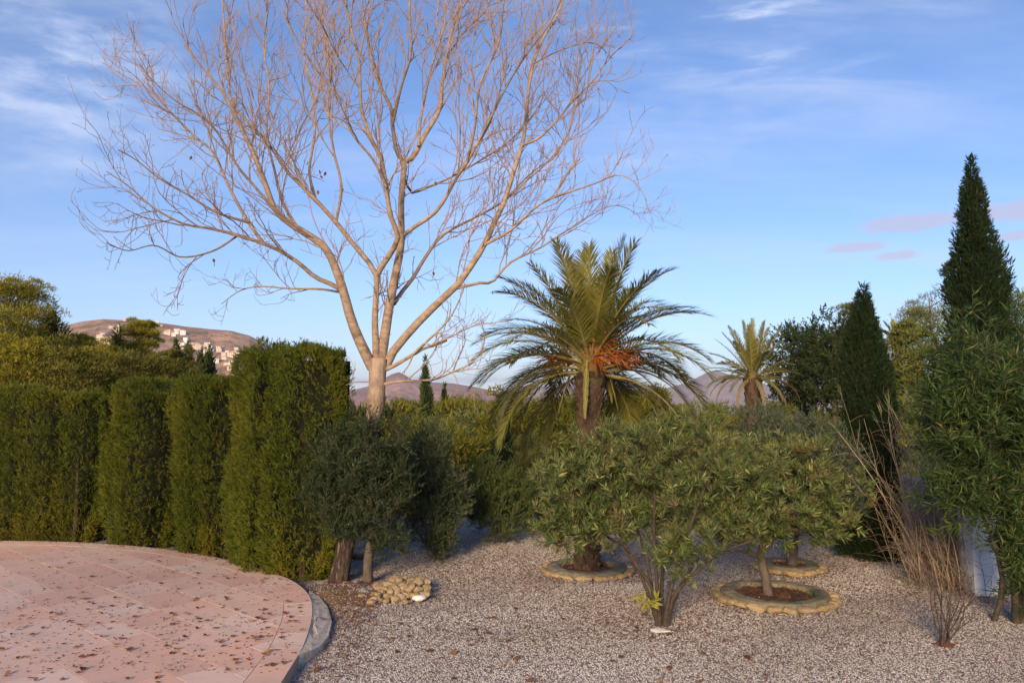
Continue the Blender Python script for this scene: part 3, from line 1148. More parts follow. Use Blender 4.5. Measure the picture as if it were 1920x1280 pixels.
def crown_points(n, c, r, lump=.2, seed=0, power=.45, low_cut=None):
    d = unit(rng.normal(size=(n, 3)))
    lb = 1 + lump * vnoise(d, seed, 2.4)
    q = rng.random(n) ** power
    return np.asarray(c) + d * np.asarray(r) * (q * lb)[:, None]


def shoots(TW, m, L, up=.35):
    R = np.ones(TW.shape[:2])
    st, d, r, t = spawn(TW, R, m, .25, 1.0, 20, 75, up)
    return curves(st, d, L * (.5 + .8 * rng.random(len(st))), 5, (0, 0, .25), .25)


def leafy(mb, TW, per, t0, L, W, ang=50, upb=.25, jit=.5, droop=.08, mat=0, clump=True):
    n, k, _ = TW.shape
    t = t0 + (1 - t0) * (np.arange(per)[None] + rng.random((n, per))) / per
    f = t * (k - 1)
    i = np.clip(f.astype(int), 0, k - 2); w = (f - i)[..., None]
    ii = np.arange(n)[:, None]
    P = TW[ii, i] * (1 - w) + TW[ii, i + 1] * w
    T = unit(TW[ii, i + 1] - TW[ii, i])
    pd = unit(np.cross(T, rng.normal(size=T.shape)))
    a = np.radians(ang * (1.15 - .55 * t))[..., None]
    D = np.cos(a) * T + np.sin(a) * pd + rng.normal(size=T.shape) * jit * .3
    D[..., 2] += upb
    tone = np.clip(.72 * rng.random((n, per)) + .28 * rng.random((n, 1)), 0, 1)
    leaves(mb, P.reshape(-1, 3), D.reshape(-1, 3), L * (.65 + .6 * rng.random(n * per)), W * (.8 + .4 * rng.random(n * per)), mat, tone.ravel(), droop, None, W < .0155)


# ------------------------------------------------------------------ the bare poplar
TREE_Y = 12.1


def build_bare_tree():
    PXM = TREE_Y / F_PX
    base = ground(634, 1094, .0); base[1] = TREE_Y; base = at(634, 1092, TREE_Y); base[2] = -.05
    root = thing('bare_tree', 'tall leafless pale barked tree lit warm by the sun behind the dark olive', 'tree', base)

    def trace(pts, d0, d1, w0, w1, k=26):
        """pixel polyline to a 3-D limb; depth runs from d0 to d1, widths in pixels"""
        s = np.linspace(0, 1, len(pts))
        P = np.array([at(px, py, TREE_Y + d0 + (d1 - d0) * t) for (px, py), t in zip(pts, s)])
        P = spline(P, k)
        R = (w1 * .58 + (w0 - w1) * .72 * (1 - np.linspace(0, 1, k)) ** 1.1) * .5 * PXM
        return P, R
    trunk = trace([(632, 1100), (640, 1060), (653, 1000), (672, 920), (690, 840), (703, 770), (706, 735), (708, 700), (711, 672)], 0, 0, 55, 54, 30)
    tr, rr = trunk
    rr[:5] *= np.array([1.25, 1.14, 1.07, 1.03, 1.0])
    mb = MB()
    V = tubes(mb, tr, rr, 18)
    # furrows
    ang = np.tile(np.arange(18), 30)
    mb.v[0] += (rng.normal(size=(len(mb.v[0]), 1)) * .004)
    mb.build('trunk', M['poplar_trunk'], root, smooth=True)
    L = []
    add = lambda *a: L.append(trace(*a))
    # A left limb and its children
    add([(699, 690), (690, 672), (668, 625), (652, 578), (646, 553), (634, 516), (616, 473), (597, 452), (560, 430), (517, 396), (498, 345), (478, 295), (450, 235), (428, 190), (400, 150), (372, 120), (345, 85)], 0, -.9, 30, 4)
    add([(646, 553), (630, 537), (592, 520), (559, 492), (522, 469), (494, 457), (447, 441), (381, 426), (344, 420), (287, 389), (241, 349), (200, 322)], -.1, -1.4, 14, 3)
    add([(494, 457), (466, 417), (437, 366), (419, 328), (400, 286), (362, 253), (325, 216), (278, 169), (231, 141), (192, 118)], -.6, .6, 10, 3)
    add([(466, 417), (405, 398), (353, 366), (302, 337), (255, 300), (222, 281)], -.5, -1.6, 8, 3)
    add([(517, 396), (475, 347), (447, 314), (419, 267), (400, 239), (365, 210), (330, 190), (285, 150), (262, 120)], -.3, -1.8, 9, 3)
    add([(447, 441), (400, 470), (340, 482), (290, 460), (240, 470), (200, 455)], -.7, -2.0, 6, 2.5)
    add([(560, 430), (530, 380), (515, 320), (500, 250), (505, 170), (495, 90), (500, 20), (490, -60)], -.3, .9, 9, 3)
    # K low left
    add([(640, 548), (600, 542), (545, 541), (489, 537), (450, 545), (415, 570)], 0, .4, 7, 2.5)
    # C leader and B
    add([(706, 690), (705, 650), (703, 600), (706, 540), (706, 515)], 0, .05, 24, 17, 16)
    add([(706, 518), (698, 500), (662, 457), (630, 417), (592, 375), (564, 347), (536, 319), (512, 281), (489, 255), (461, 225), (437, 197), (428, 155), (423, 94), (419, 28), (415, -50)], .05, .5, 15, 4)
    add([(706, 518), (720, 492), (733, 475), (746, 448), (744, 430), (733, 410), (724, 350), (715, 300), (697, 262), (678, 208), (673, 109), (656, 45), (640, -40)], .05, -1.1, 17, 5)
    add([(592, 375), (580, 320), (590, 250), (585, 180), (570, 100), (575, 20), (560, -70)], .3, 1.4, 9, 3)
    add([(630, 417), (640, 350), (625, 280), (615, 200), (622, 120), (605, 40), (610, -60)], .2, -.6, 9, 3)
    add([(724, 350), (700, 300), (660, 250), (640, 190), (600, 140), (560, 80), (530, 20)], -.6, -2.0, 8, 3)
    # D main leader
    add([(712, 690), (719, 645), (730, 574), (744, 503), (752, 454), (752, 383), (757, 322), (757, 300)], .05, .2, 32, 18, 24)
    add([(757, 304), (744, 284), (736, 235), (733, 202), (711, 158), (695, 104), (688, 60), (678, 0), (670, -80)], .2, -.5, 13, 5)
    add([(757, 304), (775, 294), (798, 251), (823, 208), (829, 158), (837, 109), (848, 55), (864, 5), (875, -80)], .2, .7, 16, 5)
    add([(785, 275), (787, 240), (793, 202), (809, 126), (831, 55), (838, -20), (850, -90)], .2, 1.5, 9, 4)
    add([(736, 235), (752, 164), (771, 98), (768, 20), (775, -80)], 0, -1.2, 9, 4)
    add([(738, 570), (755, 545), (775, 520), (799, 480), (831, 440), (886, 410), (940, 380), (990, 330), (1030, 300)], .2, 1.6, 13, 3)
    add([(752, 446), (770, 430), (820, 394), (859, 328), (875, 306), (913, 235), (952, 158), (990, 98), (1030, 45), (1060, -20)], .2, -1.2, 12, 4)
    add([(757, 330), (771, 361), (800, 352), (840, 335), (902, 300), (960, 260), (1010, 200), (1040, 130)], .3, 2.0, 8, 3)
    add([(875, 306), (890, 240), (900, 160), (935, 80), (945, 0), (960, -70)], -.6, -2.2, 8, 3)
    add([(837, 109), (870, 60), (910, 20), (940, -40)], .5, 1.7, 7, 3)
    # E right limb
    add([(722, 690), (735, 662), (777, 612), (826, 563), (853, 540), (880, 503), (908, 459), (930, 410), (946, 377), (963, 322), (979, 273), (985, 235), (990, 180), (1000, 120), (1020, 70), (1050, 20), (1065, -50)], .05, .3, 24, 4)
    add([(979, 273), (1012, 258), (1045, 224), (1077, 186), (1110, 153), (1143, 109), (1181, 71)], .2, -.9, 8, 3)
    add([(853, 541), (902, 530), (924, 528), (957, 492), (1012, 465), (1055, 437), (1105, 405), (1150, 385), (1180, 392)], .1, 1.3, 9, 2.5)
    add([(908, 459), (957, 432), (1012, 383), (1066, 361), (1116, 344), (1159, 328), (1192, 344), (1214, 377)], .1, -.8, 9, 2.5)
    add([(946, 377), (985, 340), (1030, 300), (1070, 240), (1080, 170), (1110, 110), (1120, 40)], .2, 1.9, 7, 3)
    add([(1000, 120), (1050, 95), (1110, 80), (1150, 110)], .2, 1.2, 5, 2.5)
    # low branches on the right
    add([(722, 693), (745, 682), (793, 654), (815, 648), (838, 638)], 0, -.2, 13, 6, 14)
    add([(770, 668), (800, 640), (830, 612), (850, 585), (870, 540), (866, 520)], -.1, -.5, 8, 2.5, 16)
    add([(793, 654), (840, 634), (885, 612), (925, 605), (960, 600)], -.1, -.8, 5, 2.5, 16)
    add([(775, 662), (766, 685), (752, 702)], -.1, -.2, 6, 2.5, 8)
    add([(712, 722), (740, 716), (784, 713), (816, 711), (849, 697), (885, 679), (905, 650), (910, 620)], 0, -.8, 8, 2.5, 18)
    add([(849, 697), (860, 668), (872, 640), (868, 610)], -.4, -1.1, 4, 2.2, 12)
    add([(697, 716), (668, 716), (648, 722)], 0, -.3, 4, 2, 8)
    for P, R in L:
        b = MB(); tubes(b, P, R, 10 if R[0] > .06 else 7, cap=False)
        b.build('limb', M['poplar'], root, smooth=True)
    # secondary wood: grown from the traced limbs
    bz = [(P, R) for P, R in L]
    second, srad = [], []
    for P, R in bz:
        Lg = np.linalg.norm(np.diff(P, axis=0), axis=1).sum()
        m = int(np.clip(Lg * 3.3, 1, 20))
        st, d, r, t = spawn(P[None], R[None], m, .20, .99, 20, 52, .18)
        ln = np.clip((1.4 - .75 * t) * (.5 + .7 * rng.random(m)) * np.clip(Lg / 3.5, .3, 1.3), .2, 2.4)
        hi = np.clip((st[:, 2] - 4.0) / 5, 0, 1)
        bend = np.stack([0 * t, 0 * t, .25 + .75 * hi], 1)
        C = curves(st, d, ln * 1.15, 9, bend + rng.normal(size=(m, 3)) * .45, .24)
        second.append(C); srad.append(np.minimum(r * .55, .0105))
    A = np.vstack(second); ar = np.concatenate(srad)
    AR = ar[:, None] * np.linspace(1, .32, 9)[None] + .0012
    tw = MB()
    tubes(tw, A, AR, 5, 0, rng.random(len(A)))
    st, d, r, t = spawn(A, AR, 7, .10, 1.0, 18, 52, .10)
    AL = np.repeat(np.linalg.norm(np.diff(A, axis=1), axis=2).sum(1), 7)
    keep = rng.random(len(st)) < np.clip(AL / 1.25, .12, .92)
    st, d, r, t, AL = st[keep], d[keep], r[keep], t[keep], AL[keep]
    ln = (.22 + .78 * rng.random(len(st)) ** 1.3) * np.clip(AL / 1.1, .5, 1.25)
    hi = np.clip((st[:, 2] - 4.6) / 4, 0, 1)
    bend = np.stack([0 * t, 0 * t, .3 + .9 * hi], 1)
    low = hi < .30
    bend[low, 2] = rng.choice([-2.2, -1.2, .4, 1.6, 2.2], low.sum())
    B = curves(st, d, ln, 8, bend + rng.normal(size=(len(st), 3)) * .75, .28)
    br = np.minimum(r * .6, .0055)
    BR = br[:, None] * np.linspace(1, .5, 8)[None] + .0014
    tubes(tw, B, BR, 4, 0, rng.random(len(B)))
    st, d, r, t = spawn(B, BR, 2, .3, .95, 25, 65, .2)
    sel = rng.random(len(st)) < .8
    st, d, r = st[sel], d[sel], r[sel]
    C = curves(st, d, .08 + .26 * rng.random(len(st)), 5, (0, 0, 1.1), .3)
    tubes(tw, C, (np.minimum(r * .8, .0040)[:, None] * np.linspace(1, .7, 5)[None] + .0012), 3, 0, rng.random(len(C)))
    o = tw.build('twigs', M['poplar_twig'], root, smooth=True)
    tag(o, kind='stuff')
    # curled hanging ends on the low outer branches
    # buds at the tips and the last withered leaves
    bd = MB()
    tip = np.vstack([B[:, -1], C[:, -1]]); dd = np.vstack([B[:, -1] - B[:, -2], C[:, -1] - C[:, -2]])
    sel = rng.random(len(tip)) < .5
    leaves(bd, tip[sel] - unit(dd[sel]) * .01, dd[sel], .035, .014)
    tag(bd.build('buds', M['poplar_twig'], root), kind='stuff')
    for px, py in ((578, 302), (598, 318), (601, 328), (612, 322), (643, 352), (585, 350), (596, 356), (400, 484), (402, 492), (812, 508), (924, 545), (360, 292), (880, 320), (815, 340)):
        lv = MB(); p = at(px, py, TREE_Y - .3 + rng.normal() * .2)
        leaves(lv, p[None], np.array([[rng.normal() * .3, rng.normal() * .3, -1]]), .085, .055)
        lv.build('withered_leaf', M['dry_leaf'], root)


build_bare_tree()


# ------------------------------------------------------------------ palms
def frond(root, o, az, el, L, gravity, mat, leaf_len=.42, n=64, name='frond', twist=0.0, wl=.022, droopy=.12):
    d = np.array([math.sin(az) * math.cos(el), math.cos(az) * math.cos(el), math.sin(el)])
    k = 16
    P = [np.array(o, float)]
    for i in range(1, k):
        t = i / (k - 1)
        d = d + np.array([0, 0, -gravity * (.35 + 1.3 * t) / k]); d = d / np.linalg.norm(d)
        P.append(P[-1] + d * L / (k - 1))
    P = np.array(P)
    T = unit(np.gradient(P, axis=0))
    sidev = np.array([math.cos(az), -math.sin(az), 0])
    Sv = unit(sidev[None] - T * (T @ sidev)[:, None]); Nv = np.cross(Sv, T)
    if twist:
        ca, sa = math.cos(twist), math.sin(twist)
        Sv, Nv = Sv * ca + Nv * sa, Nv * ca - Sv * sa
    ra = MB(); tubes(ra, P, np.linspace(.022, .004, k), 5)
    t = np.linspace(.14, 1.0, n)
    f = t * (k - 1); i = np.clip(f.astype(int), 0, k - 2); w = (f - i)[:, None]
    lm = MB()
    sh = np.sin(np.pi * np.clip(t, 0, 1) ** .75 * .93) ** .6
    for s in (-1, 1):
        Pt = P[i] * (1 - w) + P[i + 1] * w
        fw = np.radians(56 - 30 * t + rng.normal(size=n) * 5)[:, None]
        vee = .38 + rng.normal(size=n)[:, None] * .10
        D = np.cos(fw) * T[i] + np.sin(fw) * (Sv[i] * s * math.cos(.4) + Nv[i] * vee) - np.array([0, 0, droopy]) + rng.normal(size=(n, 3)) * .05
        ll = leaf_len * np.clip(sh, .22, 1) * (.85 + .3 * rng.random(n))
        D = unit(D)
        sd = unit(np.cross(D, Nv[i]))
        a = Pt; b = Pt + D * ll[:, None] * .45; D2 = unit(D - np.array([0, 0, droopy * 1.6])); c = b + D2 * ll[:, None] * .55
        V = np.stack([a - sd * wl * .3, a + sd * wl * .3, b + sd * wl * .55, b - sd * wl * .55, c], 1)
        q = (np.arange(n) * 5)[:, None] + np.array([[0, 1, 2, 3]]); tr = (np.arange(n) * 5)[:, None] + np.array([[3, 2, 4]])
        tone = np.clip(.3 + .35 * rng.random() + .35 * (rng.random(n) - .3), 0, .9)
        lm.add(V.reshape(-1, 3), q, tr, 0, np.repeat(tone, 5))
    fo = lm.build(name, mat, root)
    ra.build('rachis', M['rachis'], fo)
    return fo


def palm_trunk(root, base, top, r0, r1, rows, swell=1.25):
    base, top = np.asarray(base, float), np.asarray(top, float)
    k = 24
    P = base + (top - base) * np.linspace(0, 1, k)[:, None]
    R = r0 + (r1 - r0) * np.linspace(0, 1, k) ** .8
    R[-5:] *= np.linspace(1, swell, 5)
    mb = MB(); tubes(mb, P, R, 14, cap=True)
    tr = mb.build('trunk', M['palm_trunk'], root, smooth=True)
    hb = MB()
    hp = top + np.array([0, 0, 1.0]) * np.linspace(-.25, .55, 8)[:, None]
    tubes(hb, hp, r1 * swell * np.array([.9, 1.0, 1.0, .92, .75, .5, .25, .05]), 10)
    hb.build('crown_heart', M['palm_heart'], root, smooth=True)
    lb = MB()
    H = np.linalg.norm(top - base)
    for j in range(rows):
        t = (j + .5) / rows
        c = base + (top - base) * t; r = np.interp(t, np.linspace(0, 1, k), R)
        for i in range(9):
            a = (i + .5 * (j % 2)) / 9 * 2 * np.pi + rng.normal() * .05
            n = np.array([math.cos(a), math.sin(a), 0]); s = np.array([-math.sin(a), math.cos(a), 0]); u = np.array([0, 0, 1])
            w = r * .42; h = H / rows * (1.1 + .3 * rng.random()); o = r * (.22 + .12 * rng.random())
            p = c + n * r * .93
            V = [p - s * w - u * h * .5, p + s * w - u * h * .5, p + s * w * .55 + u * h * .4 + n * o, p - s * w * .55 + u * h * .4 + n * o, p + s * w * .4 + u * h * .55, p - s * w * .4 + u * h * .55]
            lb.add(V, [(0, 1, 2, 3), (3, 2, 4, 5)], [(1, 4, 2), (0, 3, 5)], 0, rng.random())
    tag(lb.build('leaf_bases', M['palm_trunk'], root), kind='stuff')


def build_palms():
    rx, ry, _, _ = RINGS[0]
    base = np.array([rx, ry, 0.0])
    Yp = ry
    top = at(1107, 672, Yp)
    root = thing('date_palm', 'big date palm with orange fruit stalks rising behind the oleander', 'palm', base)
    palm_trunk(root, base + (0, 0, -.1), top + (0, 0, -.25), .20, .19, 26, 1.35)
    # fronds: young upright ones in the middle, older ones arching and hanging
    nf = 90
    for i in range(nf):
        t = (i + .5) / nf
        az = i * 2.39996 + rng.normal() * .12
        if t > .42 and math.cos(az) < -.50: continue
        el = math.radians(84 - 90 * t ** .62 + rng.normal() * 5)
        Lf = 2.06 - .15 * abs(t - .4) + rng.normal() * .10
        gr = .45 + 1.75 * t ** .8 + rng.normal() * .1
        off = np.array([math.sin(az), math.cos(az), 0]) * (.05 + .17 * t) + np.array([0, 0, .10 - .42 * t])
        frond(root, top + off, az, el, Lf, gr, M['palm'], .47, 74, wl=.018, twist=rng.normal() * .25)
    # bent down leaves along the trunk
    for az, L, el in ((3.45, .95, -74), (1.35, .85, -72), (4.6, .95, -68), (1.0, .7, -70)):
        f = frond(root, top + np.array([math.sin(az) * .27, math.cos(az) * .27, -.05]), az, math.radians(el), L, .45, M['palm'], .16, 40, name='hanging_frond', droopy=.75)
    # orange fruit stalks with fine branching strands
    for i in range(9):
        az = rng.random() * 6.28
        if i < 6: az = math.pi * (.50 + .85 * rng.random())
        el = math.radians(20 + 40 * rng.random())
        d = np.array([[math.sin(az) * math.cos(el), math.cos(az) * math.cos(el), math.sin(el)]])
        p0 = top + np.array([math.sin(az) * .17, math.cos(az) * .17, -.08 - .12 * rng.random()])
        st = curves(p0[None], d, .42 + .3 * rng.random(), 8, (0, 0, -.5), .1)
        mb = MB(); tubes(mb, st, np.linspace(.016, .009, 8)[None], 5)
        s, dd, r, t = spawn(st, np.full((1, 8), .01), 46, .35, 1.0, 12, 50, -.05)
        q = curves(s, dd, .22 + .18 * rng.random(46), 6, (0, 0, -.9), .2)
        tubes(mb, q, np.full((46, 6), .0052), 3, 0, rng.random(46))
        mb.build('fruit_stalk', M['orange'], root)
    # second palm, down the slope
    Y2 = 27.0
    top2 = at(1411, 700, Y2)
    b2 = np.array([top2[0] + .05, Y2, float(height(top2[0], Y2))])
    r2 = thing('date_palm', 'smaller date palm with brown drooping lower leaves before the dark round trees', 'palm', b2)
    palm_trunk(r2, b2 + (0, 0, -.2), top2 + (0, 0, -.2), .26, .24, 24, 1.25)
    nf = 40
    for i in range(nf):
        t = (i + .5) / nf
        az = i * 2.39996 + .7 + rng.normal() * .12
        el = math.radians(88 - 84 * t ** .95 + rng.normal() * 4)
        frond(r2, top2 + np.array([math.sin(az), math.cos(az), 0]) * (.06 + .15 * t) + np.array([0, 0, .1 - .3 * t]), az, el, 1.85 - .2 * t, .15 + .9 * t, M['palm'], .30, 54, wl=.020, twist=rng.normal() * .3)
    for az, el, L in ((1.45, 5, 1.75), (1.75, -5, 1.7), (4.75, 8, 1.7), (4.4, -5, 1.6), (2.4, -25, 1.5), (3.9, -25, 1.5), (5.2, 0, 1.6), (1.1, -10, 1.6), (3.1, -35, 1.4)):
        frond(r2, top2 + np.array([math.sin(az) * .22, math.cos(az) * .22, -.18]), az, math.radians(el + 16), L, 1.9, M['palm_old'], .24, 46, name='dry_frond', wl=.020, droopy=.4)


build_palms()


# ------------------------------------------------------------------ clipped hedge
def build_hedge():
    blocks = [
        (ground(-190, 1008, PZ), ground(148, 1014, PZ), 3.02, 'left end block of the clipped cypress hedge reaching out past the sunlit gap', 'hedge'),
        (ground(172, 1015, PZ), ground(278, 1024, PZ), 3.16, 'narrow clipped cypress hedge block just after the dark slit', 'hedge'),
        (ground(290, 1026, PZ), ground(400, 1046, PZ), 3.24, 'shaded dark green clipped hedge block beside the tallest block', 'hedge'),
        (ground(416, 1046, PZ), ground(566, 1087, PZ), 3.66, 'tallest clipped cypress hedge block at the end by the olive', 'hedge')]
    for bi, (a, b, H, label, cat) in enumerate(blocks):
        a2, b2 = a[:2], b[:2]
        e = b2 - a2; L = np.hypot(*e); e = e / L
        bow = .46 if bi < 3 else .36
        nf = np.array([e[1], -e[0]])                       # front normal, towards the camera
        if nf[1] > 0: nf = -nf
        th = 1.0 if bi < 3 else 1.05
        st_ = .16 if bi < 3 else -.02
        a2 = a2 - nf * st_; b2 = b2 - nf * st_             # stand just behind the paving edge
        mid = (a2 + b2) / 2 - nf * th / 2
        root = thing('hedge', label, cat, (mid[0], mid[1], 0))
        # columns: each planted cypress makes a vertical bulge
        nc = max(2, int(round(L / .62)))
        edges = np.concatenate([[0], np.sort((np.arange(1, nc) + rng.normal(size=nc - 1) * .24) / nc), [1]])
        ctop = rng.normal(size=nc) * .06
        sd = 50 + bi * 9

        def bulge(u):
            j = np.clip(np.searchsorted(edges, u, side='right') - 1, 0, nc - 1)
            w = (u - edges[j]) / (edges[j + 1] - edges[j])
            return np.sqrt(np.clip(1 - (2 * w - 1) ** 2 * .96, 0, 1)), j

        dens = 2500 if bi >= 2 else 2100
        parts = []
        # front, back, top, ends
        for face, area in (('front', L * H), ('back', L * H * .25), ('top', L * th * 1.3), ('end0', th * H * .8), ('end1', th * H * 1.1)):
            n = int(area * dens)
            u = rng.random(n); v = rng.random(n) ** 1.12; q = rng.random(n)
            if face == 'front': U, Vv, W_ = u, v, np.zeros(n); N0 = np.tile([*nf, 0], (n, 1))
            elif face == 'back': U, Vv, W_ = u, v, np.ones(n); N0 = np.tile([*(-nf), 0], (n, 1))
            elif face == 'top': U, Vv, W_ = u, np.ones(n), v; N0 = np.tile([0, 0, 1.], (n, 1))
            elif face == 'end0': U, Vv, W_ = np.zeros(n), v, u; N0 = np.tile([*(-e), 0], (n, 1))
            else: U, Vv, W_ = np.ones(n), v, u; N0 = np.tile([*e, 0], (n, 1))
            bg, j = bulge(U)
            belly = .20 * np.sin(np.pi * np.clip(Vv * .95 + .02, 0, 1)) ** .7 - .03 * (1 - Vv) ** 3 - .07 * np.clip((Vv - .94) / .06, 0, 1)
            # plan position: rounded corners
            off_n = -(W_ * th) + (1 - 2 * W_) * (belly * .55 + (bg - 1) * .19 + .06 + bow * (1 - (2 * U - 1) ** 2) - bow * .7)
            off_e = (U - .5) * L + np.where(U > .5, 1, -1) * ((U < .001) | (U > .999)) * (belly * (1.5 if bi == 3 else .5) - .05) 
            if face == 'front': N0 = N0 + np.c_[e[0] * (2 * U - 1), e[1] * (2 * U - 1), 0 * U] * (4 * bow / L) * .8
            cor = np.minimum(np.minimum(U, 1 - U) * L / .34, 1)
            off_n = off_n - (1 - 2 * W_) * (1 - cor) ** 2 * .34
            if bi == 3: off_e = off_e - np.where(U > .5, (1 - Vv) ** 1.6 * .22, 0) * (U - .5) * 2
            z = .0 + Vv * (H + ctop[j] + (bg - 1) * .16)
            ctr = (a2 + b2) / 2
            P = np.stack([ctr[0] + e[0] * off_e + nf[0] * off_n, ctr[1] + e[1] * off_e + nf[1] * off_n, z], 1)
            nz = vnoise(P * (1, 1, .55), sd, 1.7); nz2 = vnoise(P * (1, 1, .6), sd + 2, 8.0)
            P += N0 * (.105 * nz + .045 * nz2 - .12 * rng.random(n) ** 2)[:, None]
            D = N0 * .75 + np.array([0, 0, .9]) + rng.normal(size=(n, 3)) * .55
            if face == 'top': D = np.array([0, 0, 1.0]) + rng.normal(size=(n, 3)) * .5
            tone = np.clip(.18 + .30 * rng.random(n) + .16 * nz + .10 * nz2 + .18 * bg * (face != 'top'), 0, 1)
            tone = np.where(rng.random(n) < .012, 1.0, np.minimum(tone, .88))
            parts.append((P, D, tone))
        fo = MB()
        P = np.vstack([p[0] for p in parts]); D = np.vstack([p[1] for p in parts]); tone = np.concatenate([p[2] for p in parts])
        # flat sprays of shoots: a dozen leaves fan out of every point
        nsp = int(len(P) / 3.7)
        ci = rng.integers(0, len(P), nsp)
        per = 11
        Pc = np.repeat(P[ci], per, 0); Dc = unit(np.repeat(D[ci], per, 0))
        pl = np.repeat(perp(D[ci]), per, 0)
        along = rng.random((len(Pc), 1)); side_ = (rng.random((len(Pc), 1)) - .5) * 2
        Lsp = np.repeat(.07 + .08 * rng.random((nsp, 1)), per, 0)
        Pl = Pc + Dc * along * Lsp + pl * side_ * Lsp * .30 * (1.1 - along)
        Dl = Dc + pl * side_ * .75 + rng.normal(size=Pl.shape) * .18
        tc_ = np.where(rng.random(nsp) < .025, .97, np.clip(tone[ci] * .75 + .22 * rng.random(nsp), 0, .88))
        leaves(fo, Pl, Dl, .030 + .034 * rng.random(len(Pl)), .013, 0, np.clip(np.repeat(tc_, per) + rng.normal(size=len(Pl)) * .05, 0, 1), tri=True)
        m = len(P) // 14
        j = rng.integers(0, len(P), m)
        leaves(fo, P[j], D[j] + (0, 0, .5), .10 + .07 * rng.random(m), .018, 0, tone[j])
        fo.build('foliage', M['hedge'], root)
        # solid core, near black to stand for shade deep in the hedge
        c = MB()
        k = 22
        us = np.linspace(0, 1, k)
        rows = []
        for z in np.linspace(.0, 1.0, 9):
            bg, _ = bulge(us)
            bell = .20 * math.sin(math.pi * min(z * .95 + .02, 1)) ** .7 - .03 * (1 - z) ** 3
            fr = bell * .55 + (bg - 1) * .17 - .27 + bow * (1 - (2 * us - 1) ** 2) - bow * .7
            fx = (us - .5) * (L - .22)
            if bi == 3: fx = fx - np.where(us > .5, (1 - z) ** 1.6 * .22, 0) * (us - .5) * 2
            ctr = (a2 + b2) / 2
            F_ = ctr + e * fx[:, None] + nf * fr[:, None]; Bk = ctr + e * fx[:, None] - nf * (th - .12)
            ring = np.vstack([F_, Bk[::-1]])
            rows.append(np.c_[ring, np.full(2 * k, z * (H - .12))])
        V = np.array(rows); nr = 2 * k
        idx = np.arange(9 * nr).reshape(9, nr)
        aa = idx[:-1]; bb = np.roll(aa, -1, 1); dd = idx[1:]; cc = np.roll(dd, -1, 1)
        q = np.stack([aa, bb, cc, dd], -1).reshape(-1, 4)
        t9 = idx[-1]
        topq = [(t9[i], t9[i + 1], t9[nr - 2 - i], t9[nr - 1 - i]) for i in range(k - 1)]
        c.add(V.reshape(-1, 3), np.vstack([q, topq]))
        c.build('dark_core', M['hedge_core'], root)
        # stems at the foot
        for j in range(nc):
            u = (edges[j] + edges[j + 1]) / 2
            p = (a2 + b2) / 2 + e * (u - .5) * (L - .3) - nf * th * .35
            s = MB(); tubes(s, np.array([[p[0], p[1], -.05], [p[0] + .03, p[1], .5], [p[0], p[1], 1.6]]), np.array([.05, .04, .03]), 6)
            s.build('stem', M['bark'], root)


build_hedge()


# ------------------------------------------------------------------ stones
def stone_mesh(seed, mat, flat=.75, name='stone', boxy=.0):
    r = np.random.default_rng(seed)
    t = (1 + 5 ** .5) / 2
    V = np.array([(-1, t, 0), (1, t, 0), (-1, -t, 0), (1, -t, 0), (0, -1, t), (0, 1, t), (0, -1, -t), (0, 1, -t), (t, 0, -1), (t, 0, 1), (-t, 0, -1), (-t, 0, 1)]) / 1.9
    Fc = [(0, 11, 5), (0, 5, 1), (0, 1, 7), (0, 7, 10), (0, 10, 11), (1, 5, 9), (5, 11, 4), (11, 10, 2), (10, 7, 6), (7, 1, 8), (3, 9, 4), (3, 4, 2), (3, 2, 6), (3, 6, 8), (3, 8, 9), (4, 9, 5), (2, 4, 11), (6, 2, 10), (8, 6, 7), (9, 8, 1)]
    # one subdivision with rounded, uneven result
    vs = [tuple(v) for v in V]; cache = {}

    def midp(a, b):
        k = (min(a, b), max(a, b))
        if k not in cache:
            vs.append(tuple((np.array(vs[a]) + np.array(vs[b])) / 2)); cache[k] = len(vs) - 1
        return cache[k]
    F2 = []
    for a, b, c in Fc:
        x, y, z = midp(a, b), midp(b, c), midp(c, a)
        F2 += [(a, x, z), (b, y, x), (c, z, y), (x, y, z)]
    V = unit(np.array(vs))
    if boxy: V = np.sign(V) * np.abs(V) ** (1 - boxy); V = V / np.abs(V).max()
    V = V * (1 + .26 * vnoise(V, seed, 1.7)[:, None] + r.normal(size=(len(V), 1)) * .05)
    V[:, 2] *= flat
    mb = MB(); mb.add(V, None, F2, 0, float(r.random()))
    return mb.mesh(name, mat, smooth=False)


STONES = [stone_mesh(100 + i, M['stone'], .7 + .03 * i, 'stone', .25) for i in range(8)]


def place(me, name, loc, size, rot, parent=None):
    o = link(name, me, parent, loc)
    o.scale = tuple(size); o.rotation_euler = tuple(rot)
    return o


